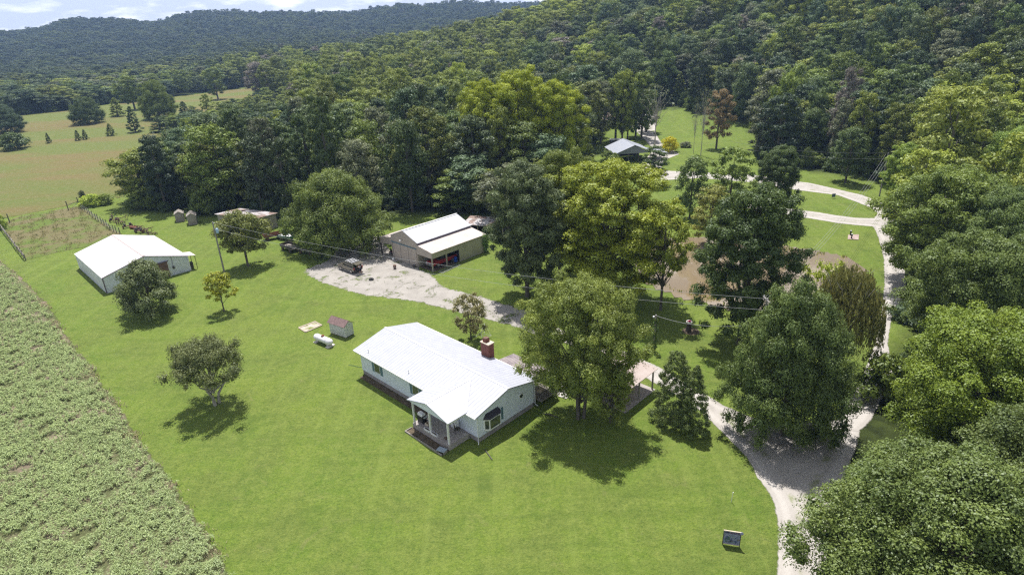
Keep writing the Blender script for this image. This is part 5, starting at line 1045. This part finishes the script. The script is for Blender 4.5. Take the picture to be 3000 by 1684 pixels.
# ================================================================== small lawn things
TL, TR, BL, BR = (2121, 1553), (2168, 1562), (2117, 1590), (2164.7, 1597.5)
a_, c_ = G(2117, 1594, 0), G(2164.7, 1601.5, 0); ang = math.atan2(c_.y-a_.y, c_.x-a_.x); wl = (c_-a_).length
sg = thing('auction_sign', 'auction board with purple lettering over a picture collage on the near lawn', 'sign', tuple(a_), ang); hb = height_to(a_, 1553)
MB().box((0, 0, .16), (wl, .035, hb)).build('board', mat('pale_blue_sign_board', (.20, .22, .36), (.26, .27, .42), 3, .6), sg)
MB().box((-.05, -.02, .0), (0, .05, hb+.02)).box((wl, -.02, .0), (wl+.05, .05, hb+.02)).build('leg', M['dark_metal'], sg); MB().box((-.05, -.03, hb), (wl+.05, .05, hb+.05)).box((0, -.02, .12), (wl, .04, .18)).build('frame', M['pale_wood'], sg)
cm = []
rgp = random.Random(4)
for k in range(40):
    x_ = .06+rgp.random()*(wl-.24); z_ = .34+rgp.random()*(hb*.72-.46); cc = rgp.choice([(.05, .12, .13), (.10, .17, .14), (.05, .07, .18), (.16, .13, .10), (.22, .28, .30)])
    cm.append((x_, z_, cc))
groups_ = {}
for x_, z_, cc in cm: groups_.setdefault(cc, MB()).box((x_, -.012-.001*len(groups_), z_), (x_+.06+.1*((x_*37) % 1), -.001, z_+.05+.05*((z_*53) % 1)))
for cc, b in groups_.items(): b.build('picture', mat('print_'+str(int(cc[0]*100)), cc, None, rough=.6), sg)
def text(s_, x_, z_, size, m_, parent, y_=-.02, bold=.0):
    cu = bpy.data.curves.new('lettering', 'FONT'); cu.body = s_; cu.size = size; cu.extrude = .003; cu.offset = bold; cu.materials.append(m_)
    o = bpy.data.objects.new('lettering', cu); COL.objects.link(o); me_ = bpy.data.meshes.new_from_object(o); bpy.data.objects.remove(o); o = bpy.data.objects.new('lettering', me_); COL.objects.link(o); o.parent = parent; o.location = (x_, y_, z_); o.rotation_euler = (math.pi/2, 0, 0); return o
text('AUCTION', wl*.36, hb-.2, .2, mat('plum_ink', (.11, .02, .09), None, rough=.6), sg, bold=.006)
MB().box((.07, -.015, hb-.13), (wl*.32, 0, hb-.09)).box((.07, -.015, hb-.19), (wl*.32, 0, hb-.15)).build('logo', mat('navy_ink', (.02, .02, .06), None, rough=.6), sg)
o = MB().lathe([(0, 0), (.13, 0), (.13, .02), (0, .02)], n=18).build('round_topper', mat('lilac_plate', (.30, .31, .50), None, rough=.5), sg); o.rotation_euler = (math.pi/2, 0, 0); o.location = (wl+.06, -.03, hb-.02)
P = G(2142, 1470); hs = height_to(P, 1441); o = thing('marker_stake', 'thin white stake standing alone on the near lawn', 'stake', tuple(P)); MB().tube([(0, 0, 0), (.03, 0, hs*.6), (.05, 0, hs-.06)], .022, 6).build('rod', M['trim'], o); MB().tube([(.05, 0, hs-.08), (.055, 0, hs)], .032, 6).build('cap', M['white_paint'], o)
P = G(2441, 582); o = thing('yard_sign', 'small dark blue sign on the grass inside the lane loop', 'sign', tuple(P), .1); MB().box((-.4, -.02, .35), (.4, .02, 1.1)).build('board', mat('slate_sign', (.08, .12, .22), (.12, .16, .25), 5, .6), o); MB().tube([(-.3, 0, 0), (-.3, 0, .4)], .02, 5).tube([(.3, 0, 0), (.3, 0, .4)], .02, 5).build('leg', M['steel'], o)
P = G(2017, 970); hs = height_to(P, 941); o = thing('stump_planter', 'tall dark tree stump with a pale ring and flowers on top', 'planter', tuple(P))
MB().lathe([(.42, -.1), (.36, .15), (.30, .7), (.31, hs-.05), (0, hs-.05)], n=14).build('stump', M['stump'], o, True); MB().lathe([(.30, 0), (.40, .0), (.42, .07), (.38, .13), (.27, .1)], (0, 0, hs-.12), 16).build('ring', M['white_stone'], o, True)
Ci = np.array([(0, 0, hs+.05), (.1, .05, hs), (-.1, 0, hs)]); q = bpy.data.objects.new('flowers', crown_mesh('flowers', *leaves(Ci, np.full(3, .14), 120, .08, rg))); COL.objects.link(q); q.parent = o; q.color = (.35, .02, .03, 1); MB().lathe([(0, .015), (.95, .012), (1.1, 0)], (.3, 0, 0), 14).build('mulch', M['soil'], o)
Q = [G(2485, 689), G(2516, 688), G(2515, 703.5), G(2483, 702)]; ctr = sum(Q, Vector())/4; o = thing('well_pad', 'pinkish gravel square with two hydrants on the lawn above the pond', 'well pad', tuple(ctr)); MB().prism([tuple(q-ctr) for q in Q], (0, 0, .1)).build('pad', mat('pink_gravel', (.30, .22, .20), (.42, .34, .31), 3, .95), o)
for nm, px_ in (('hydrant', (2491, 690)), ('hydrant', (2494, 700))):
    q = G(*px_)-ctr; h = MB().lathe([(0, 0), (.12, 0), (.1, .5), (.16, .55), (.16, .7), (0, .8)], (q.x, q.y, .08), 10).build(nm, M['black'], o, True); MB().lathe([(.0, 0), (.17, 0), (.12, .12), (0, .16)], (q.x, q.y, .85), 10).build('cap', M['white_paint'], h, True)
P = G(537, 1112); hs = height_to(P, 1050); o = thing('lamp_post', 'thin dark post with a pale side arm behind the spreading fruit tree', 'post', tuple(P)); MB().tube([(0, 0, 0), (0, 0, hs)], .05, 6).build('shaft', M['dark_wood'], o); MB().tube([(-.05, 0, hs), (.45, .1, hs-.05)], .05, 6).build('arm', M['steel'], o)
o = thing('garden_hose', 'thin green hose lying on the lawn by the far house corner', 'hose', tuple(G(1040, 1075))); MB().tube([(-.9, .5, .03), (-.2, .3, .03), (.5, -.1, .03), (.9, -.1, .03)], .03, 5).build('hose', mat('green_hose', (.08, .16, .08), None, rough=.6), o)
o = thing('stone', 'white rock on the grass at the edge of the corner bushes', 'rock', tuple(G(305, 597))); MB().lathe([(0, 0), (.35, .05), (.4, .2), (.25, .38), (0, .42)], n=7).build('rock', M['white_stone'], o)
o = thing('bench', 'small pale stone bench on the near grassy bank of the pond', 'bench', tuple(G(1905, 826)), .3); MB().box((-.6, -.2, .38), (.6, .2, .46)).build('seat', M['white_stone'], o)
for s_ in (-.4, .4): MB().box((s_-.08, -.15, 0), (s_+.08, .15, .38)).build('leg', M['white_stone'], o)

# ================================================================== old implements by the fence, wagons under the round tree
def implement(px_, kind_, rz, label, m_='rust', s_=1.0, name='farm_implement'):
    o = thing(name, label, 'farm implement', tuple(G(*px_)), rz, 'old implements lined up on the grass'); o.scale = (s_,)*3
    if kind_ == 'disc':
        MB().tube([(-.9, 0, .35), (.9, 0, .35)], .04, 6).build('axle', M[m_], o)
        for k in range(5): MB().lathe([(0, -.02), (.3, .0), (.34, .03), (0, .04)], n=12).build('disc', M[m_], o).matrix_basis = Matrix.Translation((-.8+k*.4, 0, .35)) @ Matrix.Rotation(math.pi/2, 4, 'Y')
        MB().box((-1.0, -.08, .6), (1.0, .08, .7)).box((-.06, 0, .55), (.06, 1.4, .65)).build('frame', M[m_], o)
    elif kind_ == 'rake':
        b = MB().box((-1.2, -.05, .7), (1.2, .05, .8)).box((-.05, 0, .6), (.05, 1.5, .7))
        for k in range(13): b.tube([(-1.15+k*.19, 0, .72), (-1.15+k*.19, -.5, .5), (-1.15+k*.19, -.35, .05)], .018, 4)
        b.build('tines', M[m_], o)
        for sx in (-1.3, 1.3): MB().lathe([(.5, -.03), (.56, -.03), (.56, .03), (.5, .03), (.5, -.03)], n=16).build('wheel', M[m_], o).matrix_basis = Matrix.Translation((sx, 0, .56)) @ Matrix.Rotation(math.pi/2, 4, 'Y')
    elif kind_ == 'planter':
        MB().box((-.8, -.3, .35), (.8, .1, .5)).build('frame', M[m_], o)
        for k in (-.55, .55): MB().lathe([(0, 0), (.2, 0), (.26, .45), (0, .5)], (k, -.1, .5), 10).build('hopper', M['dark_metal'], o, True)
        MB().box((-.05, .1, .3), (.05, 1.3, .4)).build('drawbar', M[m_], o)
        for sx in (-.9, .9): MB().lathe([(0, -.05), (.35, -.05), (.35, .05), (0, .05)], n=14).build('wheel', M[m_], o).matrix_basis = Matrix.Translation((sx, 0, .35)) @ Matrix.Rotation(math.pi/2, 4, 'Y')
    elif kind_ == 'roller':
        MB().tube([(-1.0, 0, .32), (1.0, 0, .32)], .32, 14).build('drum', M[m_], o); MB().box((-1.1, -.06, .25), (-1.03, 1.1, .4)).box((1.03, -.06, .25), (1.1, 1.1, .4)).box((-1.1, 1.0, .25), (1.1, 1.1, .4)).build('frame', M['rust'], o)
    elif kind_ == 'wheel':
        MB().lathe([(.42, -.05), (.5, -.05), (.5, .05), (.42, .05), (.42, -.05)], n=18).build('wheel_rim', M[m_], o).matrix_basis = Matrix.Translation((0, 0, .5)) @ Matrix.Rotation(math.pi/2, 4, 'Y')
        b = MB()
        for k in range(8): a = k*math.pi/4; b.tube([(0, 0, .5), (0, math.cos(a)*.44, .5+math.sin(a)*.44)], .02, 4)
        b.build('spokes', M[m_], o); MB().box((-.5, -.1, .4), (.5, .1, .55)).build('axle_block', M['dark_metal'], o)
    return o
implement((330, 640), 'wheel', .4, 'rusty spoked wheel at the far end of the implement row'); implement((336, 650), 'planter', .2, 'low brown planter frame second in the implement row'); implement((355, 648), 'rake', 1.0, 'long hay rake lying across the implement row'); implement((355, 659), 'disc', .3, 'rusty disc harrow beside the hay rake')
implement((375, 667), 'planter', .9, 'dark two-hopper planter in the middle of the implement row'); implement((393, 671), 'roller', -.4, 'faded red field roller beside the planters', 'rust_red'); implement((404, 675), 'disc', 1.2, 'second disc harrow beyond the red roller', s_=.8); implement((410, 682), 'planter', -.3, 'grey-brown seed planter behind the barn ridge', s_=1.1)
implement((428, 681), 'rake', -.6, 'curved-tine hay rake just behind the white barn roof', s_=1.1); implement((435, 688), 'wheel', .9, 'small brown spoked wheel touching the barn roofline'); implement((452, 688), 'disc', .2, 'small cultivator with upright lever at the right end of the row', s_=.7)
def wagon(px_, rz, l_, w_, label, side='dark_wood', name='farm_wagon', hs_=.45):
    o = thing(name, label, 'wagon', tuple(G(*px_)), rz); MB().box((-l_/2, -w_/2, .65), (l_/2, w_/2, .75)).build('bed', M['grey_wood'], o)
    MB().box((-l_/2, -w_/2, .75), (l_/2, -w_/2+.06, .75+hs_)).box((-l_/2, w_/2-.06, .75), (l_/2, w_/2, .75+hs_)).box((-l_/2, -w_/2, .75), (-l_/2+.06, w_/2, .75+hs_)).build('side_board', M[side], o); MB().box((l_/2, -.05, .5), (l_/2+1.4, .05, .6)).build('drawbar', M['rust'], o)
    for wx in (-l_*.32, l_*.32):
        for wy in (-w_/2+.1, w_/2-.1): wheel(o, wx, wy, .36, .2, 'rust')
    return o
wagon((852, 733), -.7, 3.8, 1.9, 'dark flat farm wagon in the shade under the round tree'); wagon((905, 742), -.5, 3.6, 1.8, 'second dark farm wagon nearer the gravel under the round tree', hs_=.6); wagon((800, 700), .5, 3.4, 1.6, 'faded red trailer at the right side of the machine shed', 'rust_red')
bt = thing('boat', 'small green and white boat on the grass beside the round tree', 'boat', tuple(G(843, 703)), -.45); b = MB(); secs = [(-1.9, .7, .0), (-.8, .8, 0), (.6, .7, 0), (1.5, .38, .12), (2.0, .05, .35)]; rings = []
for (x_, w_, z_) in secs:
    n0 = len(b.v); b.v += [(x_, -w_, .95), (x_, -w_*.75, .45+z_), (x_, 0, .35+z_), (x_, w_*.75, .45+z_), (x_, w_, .95)]; rings.append(n0)
for r0_, r1_ in zip(rings, rings[1:]):
    for k in range(4): b.f.append((r0_+k, r0_+k+1, r1_+k+1, r1_+k))
b.f.append(tuple(rings[0]+k for k in range(5))); o = b.build('hull', mat('green_boat_paint', (.04, .12, .09), None, rough=.4), bt); q = o.modifiers.new('s', 'SOLIDIFY'); q.thickness = .04
MB().box((-1.6, -.62, .93), (1.2, .62, .98)).build('deck', M['white_paint'], bt); MB().box((-.5, -.4, .98), (.2, .4, 1.35)).build('console', M['white_paint'], bt, bevel=.04); MB().box((-1.5, -.4, 0), (-1.3, .4, .45)).box((1.0, -.3, 0), (1.15, .3, .55)).build('cradle', M['grey_wood'], bt)
# ================================================================== buildings beyond
A_ = G(1352, 672); o = thing('open_shed', 'low open-sided shed with patchy roof behind the tan barn', 'shed', tuple(G(1362, 690)), R(-18)); MB().prism([(-.3, -.3, 2.3), (-.3, 4.2, 2.75), (-.3, 4.2, 2.68), (-.3, -.3, 2.23)], (8.2, 0, 0)).build('roof', bpy.data.materials['patched_roof'], o)
for x_ in (.1, 2.7, 5.2, 7.7): MB().box((x_-.07, 0, -.2), (x_+.07, .14, 2.3)).build('post', M['grey_wood'], o)
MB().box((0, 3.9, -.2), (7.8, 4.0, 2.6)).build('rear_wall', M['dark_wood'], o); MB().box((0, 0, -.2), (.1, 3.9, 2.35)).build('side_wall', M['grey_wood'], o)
a_, c_ = G(1806, 480), G(1905, 474); ang, ln = frame3(a_, c_); nb = thing('neighbour_barn', 'open-fronted barn with pale blue-grey gabled roof behind the trees', 'barn', tuple(a_), ang)
MB().prism([(0, 0, 2.6), (ln, 0, 2.6), (ln, 0, 2.9), (ln/2, 0, 4.7), (0, 0, 2.9)], (0, .15, 0)).build('gable', mat('slate_gable_siding', (.17, .19, .21), None, rough=.6), nb)
b = MB().face([(-.6, -.4, 2.8), (ln/2, -.4, 4.95), (ln/2, 11, 4.95), (-.6, 11, 2.8)]).face([(ln+.6, -.4, 2.8), (ln/2, -.4, 4.95), (ln/2, 11, 4.95), (ln+.6, 11, 2.8)]); q = b.build('roof', M['grey_roof'], nb); q.modifiers.new('s', 'SOLIDIFY').thickness = .08
for x_ in (.1, ln*.35, ln*.65, ln-.1): MB().box((x_-.1, 0, -.2), (x_+.1, .15, 2.6)).build('post', M['dark_wood'], nb)
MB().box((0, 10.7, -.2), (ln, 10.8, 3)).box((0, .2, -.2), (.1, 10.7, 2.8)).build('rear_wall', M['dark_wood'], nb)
MB().face([(ln+.6, .5, 2.75), (ln+5.2, .5, 2.2), (ln+5.2, 7, 2.2), (ln+.6, 7, 2.75)]).build('lean_roof', M['grey_roof'], nb).modifiers.new('s', 'SOLIDIFY').thickness = .06
for y_ in (.6, 6.8): MB().box((ln+5, y_-.06, -.1), (ln+5.12, y_+.06, 2.2)).build('post', M['grey_wood'], nb)
o = thing('neighbour_house', 'low brown-roofed house almost hidden by trees behind the blue-grey barn', 'house', tuple(G(1735, 372)), R(-8)); MB().prism([(0, 0, 0), (0, 8, 0), (0, 8, 2.7), (0, 4, 4.4), (0, 0, 2.7)], (16, 0, 0)).build('wall', mat('cream_house_siding', (.40, .37, .33), None, rough=.7), o)
b = MB().face([(-.5, -.6, 2.55), (-.5, 4, 4.6), (16.5, 4, 4.6), (16.5, -.6, 2.55)]).face([(-.5, 8.6, 2.55), (-.5, 4, 4.6), (16.5, 4, 4.6), (16.5, 8.6, 2.55)]); b.build('roof', mat('dusty_brown_shingle', (.20, .16, .15), (.27, .22, .20), 2, .9), o).modifiers.new('s', 'SOLIDIFY').thickness = .08
for k in range(4): f = MB().box((2+k*3.6, -.05, 1), (3.3+k*3.6, .02, 2.1)).build('window', M['trim'], o); MB().box((2.1+k*3.6, -.07, 1.1), (3.2+k*3.6, -.05, 2.0)).build('pane', M['glass'], f)
o = thing('box_trailer', 'white-topped dark box trailer left of the neighbouring barn', 'trailer', tuple(G(1803, 428)), R(-10)); MB().box((-1.9, -1, .5), (1.9, 1, 2.1)).build('body', M['dark_metal'], o, bevel=.04); MB().box((-1.95, -1.05, 2.1), (1.95, 1.05, 2.2)).build('roof', M['white_paint'], o)
for wy in (-.9, .9): wheel(o, -.4, wy, .35, .2, 'rust')

# ================================================================== tall leafy crop
rg = np.random.default_rng(9)
ex = np.array(gp(EDGE)); bx0, by0 = -115, 24
nt_ = 240000; tx = rg.uniform(bx0, -8, nt_); ty = rg.uniform(by0, 150, nt_)
CR2 = gp([(a-14, b) for a, b in EDGE]+[(-900, 1900), (-700, 800)])
ok = inpoly(tx, ty, CR2); uu = np.array([proj((a, b, .5)) for a, b in zip(tx[ok], ty[ok])]); tx = tx[ok]; ty = ty[ok]
ok = (uu[:, 0] > -80) & (uu[:, 1] < 1800); tx = tx[ok]; ty = ty[ok]
tx = tx+rg.normal(0, .35, len(tx)); dn = sum(np.sin(tx*k_*math.cos(a_)+ty*k_*math.sin(a_)+p_) for k_, a_, p_ in [(.7, .3, 1), (.9, 1.4, 2), (1.3, 2.3, .5), (1.9, .9, 3), (2.6, 2.0, 1.7), (3.3, 2.9, .2)])/2.2; dist_ = np.hypot(tx, ty)
ok = (dn > -1.15) & (rg.random(len(tx)) < np.clip(1.35-dist_/110, .35, 1)); tx = tx[ok]; ty = ty[ok]; nT = len(tx)
nb_ = 7; bx = np.repeat(tx, nb_); by = np.repeat(ty, nb_); m_ = len(bx); far_ = np.clip(np.hypot(bx, by)/45, 1, 2.2)
a = rg.uniform(0, 6.283, m_); ln_ = rg.uniform(.20, .50, m_)*(1+.15*np.sin(bx*1.3)*np.cos(by*1.1)); wv = rg.uniform(.014, .027, m_)*far_; z0 = rg.uniform(.05, .40, m_)
dx, dy = np.cos(a), np.sin(a); px_, py_ = -dy*wv, dx*wv; gz = ground_z(bx, by)
def row(f, zf, wf): return np.stack([bx+dx*ln_*f+px_*wf, by+dy*ln_*f+py_*wf, gz+z0+zf*ln_], 1), np.stack([bx+dx*ln_*f-px_*wf, by+dy*ln_*f-py_*wf, gz+z0+zf*ln_], 1)
A0, A1 = row(.0, .0, .5); B0, B1 = row(.32, .52, 1.0); C0, C1 = row(.85, .42, .15)
V = np.stack([A0, A1, B1, B0, C1, C0], 1).reshape(-1, 3); base_ = np.arange(m_)[:, None]*6; F4 = np.concatenate([base_+np.array([0, 1, 2, 3]), base_+np.array([3, 2, 4, 5])], 1).reshape(-1, 4)
tone = np.repeat(np.clip(.30+.25*np.repeat(rg.random(nT), nb_)+.45*rg.random(m_), 0, 1), 2)
me = crown_mesh('crop_leaves', V, F4, tone); crop = bpy.data.objects.new('crop_plants', me); COL.objects.link(crop); crop.color = (.130, .182, .082, 1); tag(crop, 'tall leafy grass crop with arching pale green blades', 'crop', None, 'stuff')
# pinkish seed-head fringe between crop and lawn
m2 = 5000; k = rg.integers(0, len(EDGE)-2, m2); tt = rg.random(m2); e0 = ex[k]; e1 = ex[k+1]; q = e0+(e1-e0)*tt[:, None]; off = rg.normal(-.5, .55, m2); q[:, 0] += off; a = rg.uniform(0, 6.28, m2); hh_ = rg.uniform(.08, .26, m2); wv = .02*np.clip(np.hypot(q[:, 0], q[:, 1])/45, 1, 2)
ok = np.sin(q[:, 1]*.9)+.8*np.sin(q[:, 1]*2.3+1)+1.2*(rg.random(m2)-.5) > .2; q = q[ok]; a = a[ok]; hh_ = hh_[ok]; wv = wv[ok]; o0 = np.stack([np.cos(a)*wv, np.sin(a)*wv], 1); ln2 = np.stack([np.sin(a*3), np.cos(a*5)], 1)*.12; zz = ground_z(q[:, 0], q[:, 1])
V = np.stack([np.c_[q-o0, zz], np.c_[q+o0, zz], np.c_[q+ln2+o0*1.3, zz+hh_], np.c_[q+ln2-o0*1.3, zz+hh_]], 1).reshape(-1, 3)
me = crown_mesh('fringe', V, np.arange(len(V)).reshape(-1, 4), .5*rg.random(len(q))); fr_ = bpy.data.objects.new('seed_grass', me); COL.objects.link(fr_); fr_.color = (.30, .28, .17, 1); tag(fr_, 'pinkish brown dry seed grass fringing the crop', 'grass', None, 'stuff')
# tussocks in the paddock and the meadow beside it, bank weeds round the pond
def weeds(name, P, n_, h_, w_, col_, label, seed):
    r_ = np.random.default_rng(seed); A = np.array(P); x_ = r_.uniform(A[:, 0].min(), A[:, 0].max(), n_); y_ = r_.uniform(A[:, 1].min(), A[:, 1].max(), n_); ok = inpoly(x_, y_, P)
    ok &= np.sin(x_*1.1+np.sin(y_*.7))*np.cos(y_*.9)+.6*np.sin(x_*2.7+y_*1.9) > -.1
    x_ = np.repeat(x_[ok], 5)+r_.normal(0, .22, ok.sum()*5); y_ = np.repeat(y_[ok], 5)+r_.normal(0, .22, ok.sum()*5); m = len(x_); a = r_.uniform(0, 6.28, m); hh = r_.uniform(.4, 1, m)*h_
    dx = np.cos(a)*w_; dy = np.sin(a)*w_; lx = r_.normal(0, .25, m)*hh; ly = r_.normal(0, .25, m)*hh; z_ = ground_z(x_, y_)
    V = np.stack([np.c_[x_-dx, y_-dy, z_], np.c_[x_+dx, y_+dy, z_], np.c_[x_+lx+dx*.6, y_+ly+dy*.6, z_+hh], np.c_[x_+lx-dx*.6, y_+ly-dy*.6, z_+hh]], 1).reshape(-1, 3)
    me = crown_mesh(name, V, np.arange(len(V)).reshape(-1, 4), r_.random(m)); o = bpy.data.objects.new(name, me); COL.objects.link(o); o.color = (*col_, 1); tag(o, label, 'grass', None, 'stuff')
weeds('paddock_grass', PAD, 3000, .40, .05, (.17, .18, .085), 'rank mixed weeds and seed grass in the paddock', 1)
BK = gp([(1850, 700), (1960, 690), (2290, 718), (2480, 750), (2530, 790), (2500, 860), (2420, 915), (2200, 918), (2040, 884), (1900, 812)])
INP = [tuple(G(*q)[:2]) for q in [(1872, 716), (1960, 704), (2060, 702), (2160, 716), (2290, 733), (2400, 748), (2470, 766), (2492, 782), (2484, 806), (2450, 850), (2400, 890), (2310, 905), (2200, 900), (2120, 882), (2060, 868), (2000, 852), (1960, 838), (1925, 820), (1890, 795), (1868, 755)]]
_ip = inpoly
def inpoly(x, y, P, _ip=_ip, _in=INP, _bk=BK): r = _ip(x, y, P); return r & ~_ip(x, y, _in) if P is _bk else r
weeds('bank_weeds', BK, 2600, .5, .06, (.13, .19, .04), 'rough grass on the banks of the pond', 2)

# ================================================================== air

hb_ = MB().box((-2600, -300, -1.5), (2600, 2700, 175)); m = bpy.data.materials.new('haze'); m.use_nodes = True; nt = m.node_tree
for q in list(nt.nodes):
    if q.type != 'OUTPUT_MATERIAL': nt.nodes.remove(q)
pv = nt.nodes.new('ShaderNodeVolumePrincipled'); pv.inputs['Color'].default_value = (.40, .60, 1, 1); pv.inputs['Density'].default_value = .00019; pv.inputs['Anisotropy'].default_value = .2
nt.links.new(pv.outputs[0], nt.nodes[0].inputs['Volume'] if nt.nodes[0].type == 'OUTPUT_MATERIAL' else nt.nodes['Material Output'].inputs['Volume'])
hz = hb_.build('haze', m); tag(hz, 'thin blue summer haze over the valley', None, None, 'stuff')
